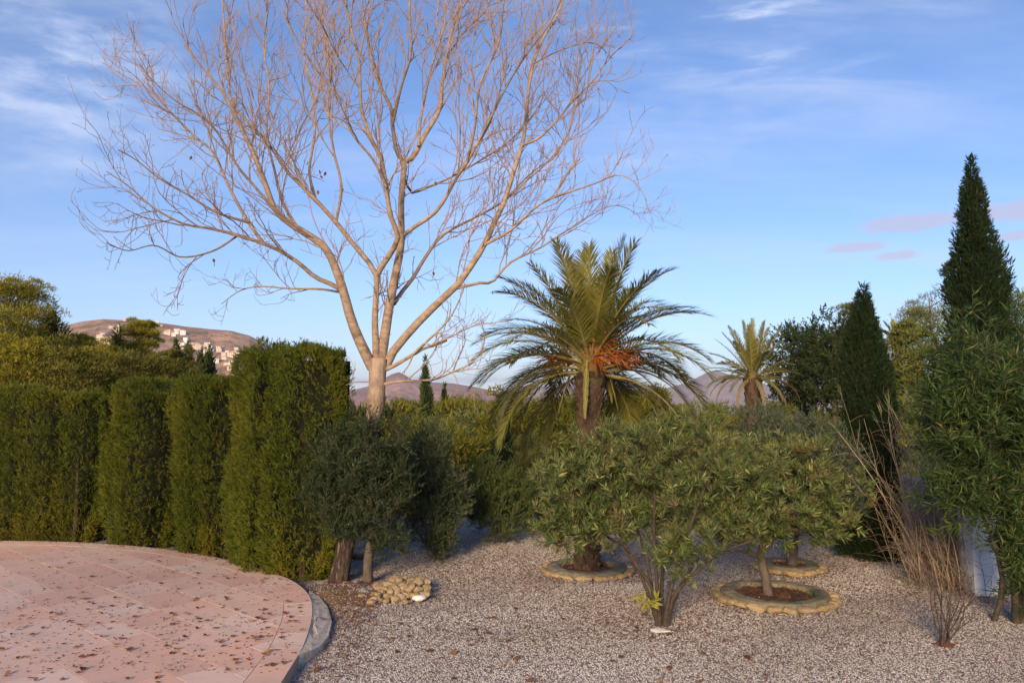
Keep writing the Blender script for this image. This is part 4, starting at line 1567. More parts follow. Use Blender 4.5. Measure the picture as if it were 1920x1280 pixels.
def build_stones():
    # heap of yellow stones at the foot of the olive
    grp = 'yellow stones heaped at the foot of the olive'
    lab = 'yellowish rough stone in the low heap at the foot of the olive'
    n = 0
    rows = [(1127, 690, 795, 11, .0), (1117, 676, 800, 14, .02), (1107, 684, 804, 14, .05), (1098, 705, 804, 11, .07), (1091, 735, 804, 7, .08)]
    for py, x0, x1, k, z in rows:
        for i in range(k):
            px = x0 + (x1 - x0) * (i + .5 + rng.normal() * .18) / k
            if py > 1118 and px > 765: continue
            p = ground(px, py + rng.normal() * 2, z + .02)
            s = .036 + .042 * rng.random()
            o = place(STONES[n % 8], 'stone', p + (0, 0, .025), (s * (1 + .4 * rng.random()), s, s * .85), (rng.normal() * .3, rng.normal() * .3, rng.random() * 6))
            tag(o, lab, 'stone', grp); n += 1
    tag(place(stone_mesh(7, M['white_stone'], .55, 'white_stone'), 'white_stone', ground(786, 1124, .02) + (0, 0, .03), (.10, .06, .075), (0, 0, .1)), 'smooth white stone at the front of the yellow stone heap', 'stone')
    tag(place(stone_mesh(8, M['grey_stone'], .8, 'grey_stone'), 'grey_stone', ground(680, 1114, .05) + (0, 0, .03), (.115, .08, .085), (.1, .2, -.5)), 'rounded grey boulder beside the yellow stone heap under the olive', 'stone')
    tag(place(STONES[2], 'stone', ground(661, 1112, .05) + (0, 0, .03), (.06, .05, .05), (0, 0, 1)), 'small tan stone left of the grey boulder', 'stone')
    tag(place(stone_mesh(12, M['grey_stone'], .8, 'grey_stone'), 'grey_stone', ground(667, 1094, .04) + (0, 0, .03), (.06, .05, .05), (0, 0, 2)), 'small grey stone between the two trunks by the hedge', 'stone')
    tag(place(STONES[4], 'stone', ground(648, 1096, .04) + (0, 0, .02), (.06, .05, .04), (0, 0, 2)), 'small pinkish tan stone at the foot of the big bare tree trunk', 'stone')
    tag(place(stone_mesh(14, M['white_stone'], .35, 'flat_stone'), 'flat_stone', ground(1238, 1184, .0) + (0, 0, .02), (.13, .07, .05), (0, 0, 0)), 'pale flat stone half buried before the oleander stems', 'stone')
    # rows of edging stones at the far side of the gravel
    grp = 'edging stones along the far side of the gravel'
    for i, px in enumerate(np.linspace(1001, 1048, 6)):
        p = ground(px, 999, 0); s = .10 + .05 * rng.random()
        tag(place(STONES[i % 8], 'stone', p + (0, 0, .06), (s * 1.2, s, s), (0, 0, rng.random() * 6)), 'pale edging stone in the short row between the dark shrub and the oleander', 'stone', grp)
    for i, px in enumerate(np.linspace(722, 792, 8)):
        p = ground(px, 1012 - (i % 2) * 2, 0); s = .09 + .06 * rng.random()
        tag(place(STONES[(i + 3) % 8], 'stone', p + (0, 0, .05), (s * 1.4, s, s * .8), (0, 0, rng.random() * 6)), 'flat tan stone in the row at the gravel edge seen under the olive crown', 'stone', 'tan stones along the gravel edge under the olives')
    for i, px in enumerate((650, 664, 676)):
        p = ground(px, 1043 + i, 0); s = .12
        tag(place(STONES[(i + 5) % 8], 'stone', p + (0, 0, .04), (s * 1.3, s, s * .7), (0, 0, i)), ('tan stone touching the big trunk behind the small olive stem', 'flat yellow stone between the big trunk and the small olive stem', 'tan stone right behind the small olive stem')[i], 'stone')
    # planting rings
    labs = {'palm': 'low ring of yellow stones around the foot of the big palm', 'oleander': 'wide ring of yellow stones around the small single stemmed tree', 'olive': 'far low ring of yellow stones partly hidden behind the single stemmed tree'}
    for rx, ry, rr, who in RINGS:
        root = thing('planting_ring', labs[who], 'planter', (rx, ry, 0))
        rim = MB()
        k = 48; ang = np.linspace(0, 2 * np.pi, k + 1)[:-1]
        wob = 1 + .02 * np.sin(ang * 3 + 1) + .012 * np.sin(ang * 7)
        sect = [(-.09, 0.0), (-.08, .085), (-.12, .112), (-.24, .115), (-.29, .10), (-.30, .0)]
        V = []
        for a, w in zip(ang, wob):
            for dr, z in sect:
                r = rr * w + dr
                V.append((rx + r * math.cos(a), ry + r * math.sin(a), z + (rng.normal() * .004 if z > .1 else 0)))
        m = len(sect); idx = np.arange(k * m).reshape(k, m)
        a_ = idx[:, :-1]; b_ = np.roll(a_, -1, 0); d_ = idx[:, 1:]; c_ = np.roll(d_, -1, 0)
        rim.add(V, np.stack([a_, b_, c_, d_], -1).reshape(-1, 4))
        rim.build('mortar_rim', M['rim'], root, smooth=False)
        so = MB()
        g = np.linspace(0, 1, 6)
        V = [(rx, ry, .05)] + [(rx + (rr - .27) * q * math.cos(a), ry + (rr - .27) * q * math.sin(a), .05 + rng.normal() * .012) for q in g[1:] for a in ang[::2]]
        kk = k // 2
        tr = [(0, 1 + i, 1 + (i + 1) % kk) for i in range(kk)]
        qd = [(1 + r_ * kk + i, 1 + (r_ + 1) * kk + i, 1 + (r_ + 1) * kk + (i + 1) % kk, 1 + r_ * kk + (i + 1) % kk) for r_ in range(4) for i in range(kk)]
        so.add(V, qd, tr)
        so.build('soil', M['soil'], root)
        # facing stones, each its own piece
        t = 0.0; i = 0
        while t < 2 * np.pi - .04:
            w = min((.13 + .20 * rng.random()) / rr, 2 * np.pi - t)
            a = t + w / 2
            r = rr - .030 + rng.normal() * .008
            place(STONES[i % 8], 'stone', (rx + r * math.cos(a), ry + r * math.sin(a), .045), (w * rr * .47, .075, .050 + .014 * rng.random()), (rng.normal() * .05, rng.normal() * .06, a + math.pi / 2), root)
            t += w; i += 1


M['rim'] = rough_mat('mossy_mortar', (.15, .135, .09), (.25, .22, .155), 9, .8, .015, c=(.11, .105, .065))
build_stones()


# ------------------------------------------------------------------ olives, oleanders and shrubs of the garden
def shrub(name, label, cat, base, stems, targets, leaf, wood, per, t0, L, W, ang=50, upb=.25, sides=5, droop=.08, sh=None, leafname='foliage'):
    """stems: list of (points, radii) in world space"""
    root = thing(name, label, cat, base)
    for P, R in stems:
        mb = MB(); tubes(mb, P, R, 8)
        mb.build('trunk' if len(stems) == 1 else 'stem', wood, root, smooth=True)
    TW, TR = grow(stems, targets)
    tw = MB(); tubes(tw, TW[:, ::2], TR[:, None] * np.linspace(1, .5, 4)[None], 4, 0, rng.random(len(TW)))
    lv = MB()
    if sh:
        SH = shoots(TW, *sh)
        tubes(tw, SH[::2, ::2], np.full((len(SH[::2]), 3), .0024), 3, 0, rng.random(len(SH[::2])))
        leafy(lv, SH, per, t0, L, W, ang, upb, droop=droop)
    else: leafy(lv, TW, per, t0, L, W, ang, upb, droop=droop)
    tag(tw.build('branches', wood, root, smooth=True), kind='stuff')
    lv.build(leafname, leaf, root)
    return root, TW


def stem(pts, r0, r1, k=10):
    return spline(np.array(pts, float), k), np.linspace(r0, r1, k)


def build_garden_plants():
    # the oleander in front: a fan of stems from one foot
    b = ground(1240, 1172, 0); Y = b[1]
    px_stems = [[(1232, 1172), (1226, 1110), (1195, 1060), (1160, 1000), (1120, 930)], [(1234, 1172), (1222, 1100), (1212, 1040), (1190, 980), (1165, 890)], [(1238, 1172), (1232, 1100), (1229, 1040), (1226, 985), (1228, 930)],
                [(1242, 1172), (1240, 1110), (1246, 1040), (1262, 960), (1280, 860)], [(1246, 1172), (1256, 1110), (1278, 1040), (1300, 970), (1335, 880)], [(1250, 1172), (1270, 1110), (1310, 1045), (1355, 990), (1420, 920)],
                [(1236, 1172), (1205, 1085), (1172, 1030), (1110, 985), (1060, 930)], [(1248, 1172), (1262, 1120), (1296, 1080), (1352, 1035), (1420, 1010)]]
    sts = []
    for i, p in enumerate(px_stems):
        dy = (-.1, .5, -.5, .6, -.4, .3, .2, -.2)[i]
        q = [at(px, py, Y + dy * (j / 4) ** 1.2 * 1.5) for j, (px, py) in enumerate(p)]
        q[0][2] = -.03
        sts.append(stem(q, .026 + .010 * rng.random(), .010))
    c1 = at(1240, 905, Y + .05)
    tg = np.vstack([crown_points(280, c1, (1.25, 1.15, .96), .34, 4, .45), crown_points(90, at(1090, 905, Y - .1), (.64, .6, .55), .3, 5), crown_points(75, at(1390, 915, Y + .1), (.56, .5, .50), .3, 6), crown_points(60, at(1080, 995, Y), (.46, .35, .34), .2, 8), crown_points(32, at(1290, 1040, Y - .45), (.36, .28, .24), .2, 9), crown_points(36, at(1370, 1000, Y - .1), (.45, .35, .24), .2, 9), crown_points(34, at(1160, 990, Y - .3), (.5, .3, .24), .2, 10)])
    tg = tg[tg[:, 2] > .30 + .30 * rng.random(len(tg)) + .28 * (np.abs(tg[:, 0] - b[0]) < .40)]
    root, TW = shrub('oleander_bush', 'large many stemmed oleander with pale green narrow leaves in the middle of the gravel', 'bush', b, sts, tg, M['oleander'], M['twig'], 22, .36, .112, .019, 62, .15, sh=(2, .26))
    ye = MB()
    p = at(1216, 1120, Y - .22)
    st = curves(np.repeat(p[None] - (0, 0, .16), 5, 0), np.array([[-.3, -.5, .6], [.2, -.5, .7], [0, -.6, .5], [-.1, -.3, .9], [-.4, -.2, .4]]), .26, 6)
    leafy(ye, st, 11, .2, .14, .030, 70, -.25)
    yo = ye.build('yellow_shoot', M['yellow_leaf'], root); tag(yo, 'tuft of yellow leaves low on the oleander stems')

    # single stemmed small tree in the wide ring
    rx, ry, _, _ = RINGS[1]
    sts = [stem([(rx - .08, ry, -.02), at(1434, 1075, ry), at(1426, 1040, ry), at(1440, 990, ry), at(1470, 930, ry)], .075, .03)]
    sts.append(stem([at(1428, 1045, ry), at(1400, 1035, ry - .1), at(1350, 1030, ry - .2)], .028, .014, 6))
    sts.append(stem([at(1430, 1035, ry), at(1460, 1000, ry - .1), at(1530, 985, ry - .3)], .026, .012, 6))
    c2 = at(1470, 915, ry)
    tg = np.vstack([crown_points(270, c2, (.90, .8, .72), .3, 14, .45), crown_points(60, at(1540, 985, ry - .2), (.48, .4, .22), .2, 15), crown_points(50, at(1410, 1000, ry - .2), (.5, .4, .25), .2, 16)])
    shrub('oleander_tree', 'small single stemmed tree with fresh green narrow leaves in the wide stone ring', 'tree', (rx, ry, 0), sts, tg, M['oleander'], M['grey_bark'], 22, .45, .12, .021, 62, .15, sh=(2, .22))

    # grey olive in the far ring behind it
    rx, ry, _, _ = RINGS[2]
    sts = [stem([(rx + .05, ry, -.02), at(1490, 1010, ry), at(1500, 950, ry), at(1510, 880, ry)], .09, .04)]
    tg = np.vstack([crown_points(470, at(1525, 890, ry), (1.02, .95, .98), .16, 24, .40), crown_points(90, at(1440, 815, ry), (.6, .6, .45), .2, 25)])
    tg = tg[tg[:, 2] > .5]
    shrub('olive_tree', 'rounded grey green olive tree behind the single stemmed tree', 'tree', (rx, ry, 0), sts, tg, M['olive'], M['grey_bark'], 15, .1, .06, .013, 48, .2, sh=(6, .24))

    # the near olive beside the hedge end
    b = ground(690, 1094, 0); Y = b[1]
    sts = [stem([(b[0], b[1], -.03), at(690, 1050, Y), at(696, 1005, Y), at(690, 960, Y), at(686, 890, Y)], .085, .04)]
    sts.append(stem([at(694, 1010, Y), at(660, 960, Y - .1), at(630, 920, Y)], .045, .02, 6))
    sts.append(stem([at(696, 1005, Y), at(740, 950, Y + .1), at(770, 890, Y)], .045, .02, 6))
    tg = np.vstack([crown_points(560, at(680, 882, Y), (.84, .78, 1.02), .2, 34, .40), crown_points(100, at(622, 925, Y - .1), (.46, .45, .5), .2, 35), crown_points(60, at(650, 990, Y - .2), (.34, .3, .22), .2, 36), crown_points(40, at(722, 1010, Y), (.4, .3, .25), .2, 37)])
    shrub('olive_tree', 'dark leaning olive tree with a thin trunk next to the hedge end and stone heap', 'tree', b, sts, tg, M['olive_near'], M['grey_bark'], 15, .1, .055, .013, 48, .2, sh=(6, .24))
    # the olive bush behind it
    b = ground(826, 1050, 0); Y = b[1]
    sts = [stem([(b[0] + d, b[1], -.03), at(826 + q, 1000, Y), at(815 + 2 * q, 930, Y), at(810 + 3 * q, 850, Y)], .05, .02) for d, q in ((-.06, -6), (0, 2), (.06, 8))]
    tg = np.vstack([crown_points(470, at(798, 910, Y), (.70, .66, 1.06), .18, 44, .40), crown_points(70, at(826, 1015, Y - .1), (.33, .33, .32), .2, 45), crown_points(90, at(850, 930, Y), (.4, .4, .6), .2, 46)])
    shrub('olive_bush', 'upright dark grey olive bush leafy down to the gravel behind the leaning olive', 'bush', b, sts, tg, M['olive_mid'], M['grey_bark'], 15, .1, .055, .013, 46, .3, sh=(6, .22))
    # dark low shrub further back
    b = ground(936, 1018, 0); Y = b[1]
    sts = [stem([(b[0] + d, b[1], -.03), at(936 + q, 980, Y), at(930 + 3 * q, 920, Y)], .03, .012, 6) for d, q in ((-.1, -10), (0, 0), (.1, 10))]
    tg = np.vstack([crown_points(380, at(932, 945, Y), (.82, .75, .72), .16, 54, .45), crown_points(90, at(912, 905, Y + .1), (.42, .42, .6), .2, 55)])
    tg = tg[tg[:, 2] > .06]
    shrub('dark_shrub', 'low dark green rounded shrub at the far end of the gravel', 'bush', b, sts, tg, M['olive_dark'], M['grey_bark'], 15, .1, .06, .012, 40, .4, sh=(6, .2))
    # row of dark shrubs closing the garden at the back
    labs = ['dark bush behind the gravel between the low shrub and the palm trunk', 'dark bush right behind the palm trunk', 'dark bush behind the oleander crown', 'dark bush behind the grey olive']
    for i, (px, Yb, r, h) in enumerate(((1040, 17.6, .7, 1.0), (1130, 17.8, .9, 1.1), (1260, 17.6, 1.0, 1.2), (1420, 17.4, 1.1, 1.5))):
        c = at(px, 900, Yb); bb = np.array([c[0], Yb, 0])
        sts = [stem([bb + (d, 0, -.03), bb + (d * 2, 0, .5), bb + (d * 3, .05, h * .7)], .03, .012, 6) for d in (-.15, 0, .15)]
        tg = crown_points(240, bb + (0, 0, h * .52), (r, .8, h * .52), .18, 64 + i, .45); tg = tg[tg[:, 2] > .04]
        shrub('dark_shrub', labs[i], 'bush', bb, sts, tg, M['olive_dark'], M['grey_bark'], 11, .1, .08, .020, 45, .4, sh=(6, .24))
    # yellow green feathery bush lit on the slope
    bb = at(1000, 950, 19.0); bb[2] = 0
    sts = [stem([bb + (d, 0, -.03), bb + (d * 2, 0, .7), bb + (d * 4, .05, 1.4)], .03, .012, 6) for d in (-.12, 0, .12)]
    tg = crown_points(280, bb + (0, 0, 1.15), (.75, .7, .95), .2, 71, .45)
    shrub('yellow_green_bush', 'yellow green feathery bush left of the oleander at the slope', 'bush', bb, sts, tg, M['pine_pale'], M['grey_bark'], 13, .1, .09, .014, 40, .6, sh=(5, .25))

    # big dark oleander at the right edge
    b = ground(1904, 1166, 0); Y = b[1]
    sts = [stem([(b[0], Y, -.03), at(1903, 1100, Y), at(1890, 1000, Y - .1), at(1860, 880, Y - .2), at(1830, 760, Y)], .05, .02),
           stem([(b[0] - .22, Y + .1, -.03), at(1880, 1090, Y), at(1850, 980, Y), at(1790, 880, Y), at(1750, 800, Y)], .035, .015),
           stem([(b[0] + .1, Y, -.03), at(1915, 1050, Y), at(1920, 900, Y), at(1910, 760, Y + .2), at(1900, 650, Y + .3)], .05, .02)]
    tg = np.vstack([crown_points(320, at(1880, 770, Y + .1), (1.0, .95, 1.25), .32, 81, .48), crown_points(130, at(1795, 800, Y), (.50, .5, .80), .26, 82, .5), crown_points(150, at(1985, 820, Y), (.8, .8, 1.6), .2, 83, .45), crown_points(100, at(1830, 935, Y - .1), (.66, .5, .38), .2, 84, .5),
                    crown_points(110, at(1915, 1040, Y - .15), (.30, .35, .85), .25, 85, .5)])
    tg = tg[tg[:, 2] > .18]
    shrub('dark_oleander', 'tall dark oleander with long hanging leaves at the right edge before the white wall', 'bush', b, sts, tg, M['oleander_dark'], M['twig'], 17, .25, .18, .018, 62, -.08, droop=.22, sh=(2, .30))

    # bare little bush
    b = ground(1771, 1208, 0); Y = b[1]
    root = thing('bare_shrub', 'small leafless shrub standing alone in the gravel before the reeds', 'bush', b)
    P = curves(np.repeat(b[None], 11, 0) + rng.normal(size=(11, 3)) * (.03, .03, 0), np.stack([rng.normal(size=11) * .35, rng.normal(size=11) * .35, np.ones(11)], 1), .5 + .3 * rng.random(11), 8, (0, 0, .2), .25)
    for q in P:
        mb = MB(); tubes(mb, q, np.linspace(.010, .004, 8), 5); mb.build('stem', M['twig'], root)
    st, d, r, t = spawn(P, np.full((11, 8), .006), 9, .3, .98, 20, 55, .3)
    q = curves(st, d, .12 + .22 * rng.random(len(st)), 6, (0, 0, .3), .3)
    mb = MB(); tubes(mb, q, np.full((len(q), 6), .0028), 3, 0, rng.random(len(q)))
    tag(mb.build('twigs', M['twig'], root), kind='stuff')
    sm = MB(); k = 20; an = np.arange(k) / k * 6.283
    sm.add(np.vstack([[b + (0, 0, .035)], b + np.c_[np.cos(an) * .13 * (1 + .3 * np.sin(an * 3)), np.sin(an) * .11, np.full(k, -.004)]]), None, [(0, 1 + i, 1 + (i + 1) % k) for i in range(k)])
    tag(sm.build('soil_patch', M['red_soil']), 'small reddish soil mound around the bare shrub', kind='structure')


M['olive_mid'] = foliage('grey_olive_leaf', (.032, .058, .022), (.115, .145, .070), (.22, .24, .15), trans=.2)
M['olive_near'] = foliage('dark_olive_leaf', (.016, .034, .011), (.062, .086, .036), (.15, .17, .09), trans=.15, rough=.5)
M['red_soil'] = rough_mat('reddish_soil', (.13, .055, .03), (.22, .10, .055), 18, .8, .02)
build_garden_plants()


# ------------------------------------------------------------------ reeds, wall and dark trees on the right
def build_right_side():
    # white garden wall, running away behind the oleander
    pts = np.array([(7.02, 11.62), (7.06, 12.6), (7.12, 13.6), (7.2, 16.0)])
    root = thing('garden_wall', 'white rendered garden wall ending in a pier at the right behind the dark oleander', 'wall', (7.3, 9, 0))
    P = spline(pts, 14)
    T = unit(np.gradient(P, axis=0)); Nn = np.c_[T[:, 1], -T[:, 0]]
    for nm, hw, z0, z1, m in (('wall_face', .10, -.2, 1.45, M['white_wall']), ('coping', .14, 1.453, 1.52, M['coping'])):
        a, b = P - Nn * hw, P + Nn * hw
        k = len(P)
        V = np.vstack([np.c_[a, np.full(k, z0)], np.c_[b, np.full(k, z0)], np.c_[a, np.full(k, z1)], np.c_[b, np.full(k, z1)]])
        q = []
        for i in range(k - 1):
            q += [(i, i + 1, 2 * k + i + 1, 2 * k + i), (k + i + 1, k + i, 3 * k + i, 3 * k + i + 1), (2 * k + i, 2 * k + i + 1, 3 * k + i + 1, 3 * k + i)]
        q += [(0, 2 * k, 3 * k, k), (k - 1, 2 * k - 1, 4 * k - 1, 3 * k - 1)]
        mb = MB(); mb.add(V, q); mb.build(nm, m, root)
    pr = MB(); box(pr, (7.02, 11.42, .68), (.40, .34, 1.74)); pr.build('pier', M['white_wall'], root)
    pc = MB(); box(pc, (7.02, 11.42, 1.588), (.48, .42, .07)); pc.build('pier_cap', M['coping'], root)
    # dry giant canes
    b = ground(1790, 1103, 0)
    root = thing('giant_cane', 'clump of dry tan canes leaning left beside the white wall', 'reeds', b)
    cm, lf = MB(), MB()
    n = 330
    x0 = rng.normal(size=n) * .24; y0 = rng.normal(size=n) * .30
    st = np.stack([b[0] + x0, b[1] + .25 + y0, np.zeros(n)], 1)
    lean = -.12 + rng.normal(size=n) * .15 + x0 * .25
    D = np.stack([lean, rng.normal(size=n) * .12, np.ones(n)], 1)
    ln = .6 + 2.5 * rng.random(n) ** 1.7
    P = curves(st, D, ln, 9, np.stack([rng.normal(size=n) * .22, rng.normal(size=n) * .2, .1 * np.ones(n)], 1), .14)
    big = np.argsort(-ln)[:60]
    small = np.argsort(-ln)[60:]
    for i in big:
        one = MB(); tubes(one, P[i], np.linspace(.0075, .003, 9), 5, 0, rng.random()); one.build('cane', M['reed'], root)
    tubes(cm, P[small], np.repeat(np.linspace(.0055, .002, 9)[None], len(small), 0), 4, 0, rng.random(len(small)))
    s2, d2, r2, t2 = spawn(P, np.full((n, 9), .006), 5, .2, .98, 10, 45, -.1)
    q = curves(s2, d2, .25 + .3 * rng.random(len(s2)), 5, (0, 0, -.7), .3)
    tubes(cm, q, np.repeat(np.linspace(.0035, .0012, 5)[None], len(q), 0), 3, 0, rng.random(len(q)))
    tag(cm.build('thin_canes', M['reed'], root), kind='stuff')
    tips = P[big[:26], -1]; td = P[big[:26], -1] - P[big[:26], -2]
    j = np.repeat(np.arange(26), 5)
    leaves(lf, tips[j] - unit(td[j]) * .12 * rng.random((130, 1)), td[j] * 12 + rng.normal(size=(130, 3)) * .45, .22, .016, 0, None, .2)
    tag(lf.build('cane_leaves', M['reed_leaf'], root), kind='stuff')
    # brown dead growth at the foot of the canes
    root = thing('dry_weeds', 'tangle of greyish dry weeds at the foot of the canes', 'weeds', b + (.15, -.1, 0))
    m = 420
    st = np.stack([b[0] + .1 + rng.normal(size=m) * .38, b[1] - .1 + rng.normal(size=m) * .16, np.zeros(m)], 1)
    q = curves(st, np.stack([rng.normal(size=m) * .5, rng.normal(size=m) * .5, np.ones(m)], 1), .25 + .5 * rng.random(m), 6, (0, 0, -.4), .4)
    mb = MB(); tubes(mb, q, np.full((m, 6), .0032), 3, 0, rng.random(m)); mb.build('stalks', M['dry_weed'], root)
    # cypress trees
    c = ground(1640, 1056, 0)
    H = at(1628, 532, c[1] + .15)[2]
    spindle((c[0] + .24, c[1] + .5, 0), H, [(0, .48), (.10, .54), (.3, .45), (.55, .40), (.72, .34), (.85, .22), (.95, .09), (1, .02)], 34000, M['cypress'], 'dark slim cypress reaching down to the gravel behind the canes', L=.075, W=.026, seed=91, lumps=.27)
    Y = 20.0
    t = at(1800, 296, Y); g = float(height(t[0], Y))
    spindle((t[0] + .28, Y, g), t[2] - g, [(0, .6), (.2, .86), (.5, .78), (.6, .68), (.69, .54), (.77, .40), (.84, .26), (.92, .14), (1, .02)], 46000, M['cypress'], 'tallest dark cypress standing against the sky on the right', L=.11, W=.04, seed=95, lumps=.44, trunk_r=.15, spikes=.16)
    # dark round trees (carob) behind the small palm
    for px, py, Yc, rx, rz, lab in ((1505, 690, 30, 1.25, 1.9, 'dark round carob tree next to the small palm'), (1560, 685, 27, 1.3, 1.8, 'broad dark carob tree left of the slim cypress')):
        cc = at(px, py, Yc); gz = float(height(cc[0], Yc))
        sts = [stem([(cc[0], Yc, gz - .2), (cc[0] + .1, Yc, gz + 1.2), (cc[0], Yc, cc[2] - .6), (cc[0], Yc, cc[2] + .4)], .16, .05)]
        hz = cc[2] + rz - gz
        tg = np.vstack([crown_points(360, cc, (rx, rx, rz), .24, int(px), .42), crown_points(160, (cc[0], Yc, gz + hz * .32), (rx * .9, rx * .9, hz * .3), .2, int(px) + 1)])
        shrub('carob_tree', lab, 'tree', (cc[0], Yc, gz), sts, tg, M['carob'], M['bark'], 10, .1, .11, .05, 55, .2, sh=(5, .4))
    # dark undergrowth between canes and cypress
    bb = ground(1612, 1048, 0) + (0, .6, 0)
    sts = [stem([bb + (d, 0, -.03), bb + (d * 2, 0, .5), bb + (d * 3, 0, 1.2)], .03, .012, 6) for d in (-.1, .1)]
    tg = crown_points(260, bb + (.05, .1, .85), (.42, .5, .85), .2, 97, .45); tg = tg[tg[:, 2] > .04]
    shrub('dark_shrub', 'very dark bush at the foot of the slim cypress', 'bush', bb, sts, tg, M['carob'], M['grey_bark'], 11, .1, .07, .024, 50, .3, sh=(6, .22))
    # sunlit pines further right
    for px, py, Yp, H_, R, mat, lab in ((1745, 545, 38, 9.0, 2.2, M['pine_pale'], 'sunlit pale pine between the two cypresses'), (1590, 575, 44, 8.4, 1.5, M['pine_pale'], 'pale pine top peeping out left of the slim cypress'), (1712, 618, 21.5, 5.6, 1.0, M['pine_pale'], 'low sunlit pine right behind the slim cypress'), (1925, 560, 30, 8.0, 2.0, M['pine_pale'], 'sunlit pine at the right edge above the dark oleander')):
        t = at(px, py, Yp)
        pine((t[0], Yp, t[2] - H_), H_, R, mat, lab, None, 44, 110, .18, .032, 'round', low=.15)
    # young fan of palm leaves behind the slim cypress
    Yq = 24.0
    t = at(1681, 648, Yq)
    root = thing('young_palm', 'small palm crown peeping out beside the slim cypress', 'palm', (t[0], Yq, float(height(t[0], Yq))))
    palm_trunk(root, (t[0], Yq, float(height(t[0], Yq)) - .2), t, .14, .12, 26, 1.1)
    for i in range(20):
        frond(root, t, i * 2.4, math.radians(80 - 4.2 * i), .85, .5 + .06 * i, M['palm'], .22, 30, wl=.03)


M['dry_weed'] = foliage('grey_dry_stalk', (.13, .10, .085), (.25, .20, .17), trans=.02, rough=.8)
M['carob'] = foliage('dark_carob_leaf', (.016, .030, .011), (.045, .068, .022), (.09, .10, .04), trans=.12)
build_right_side()


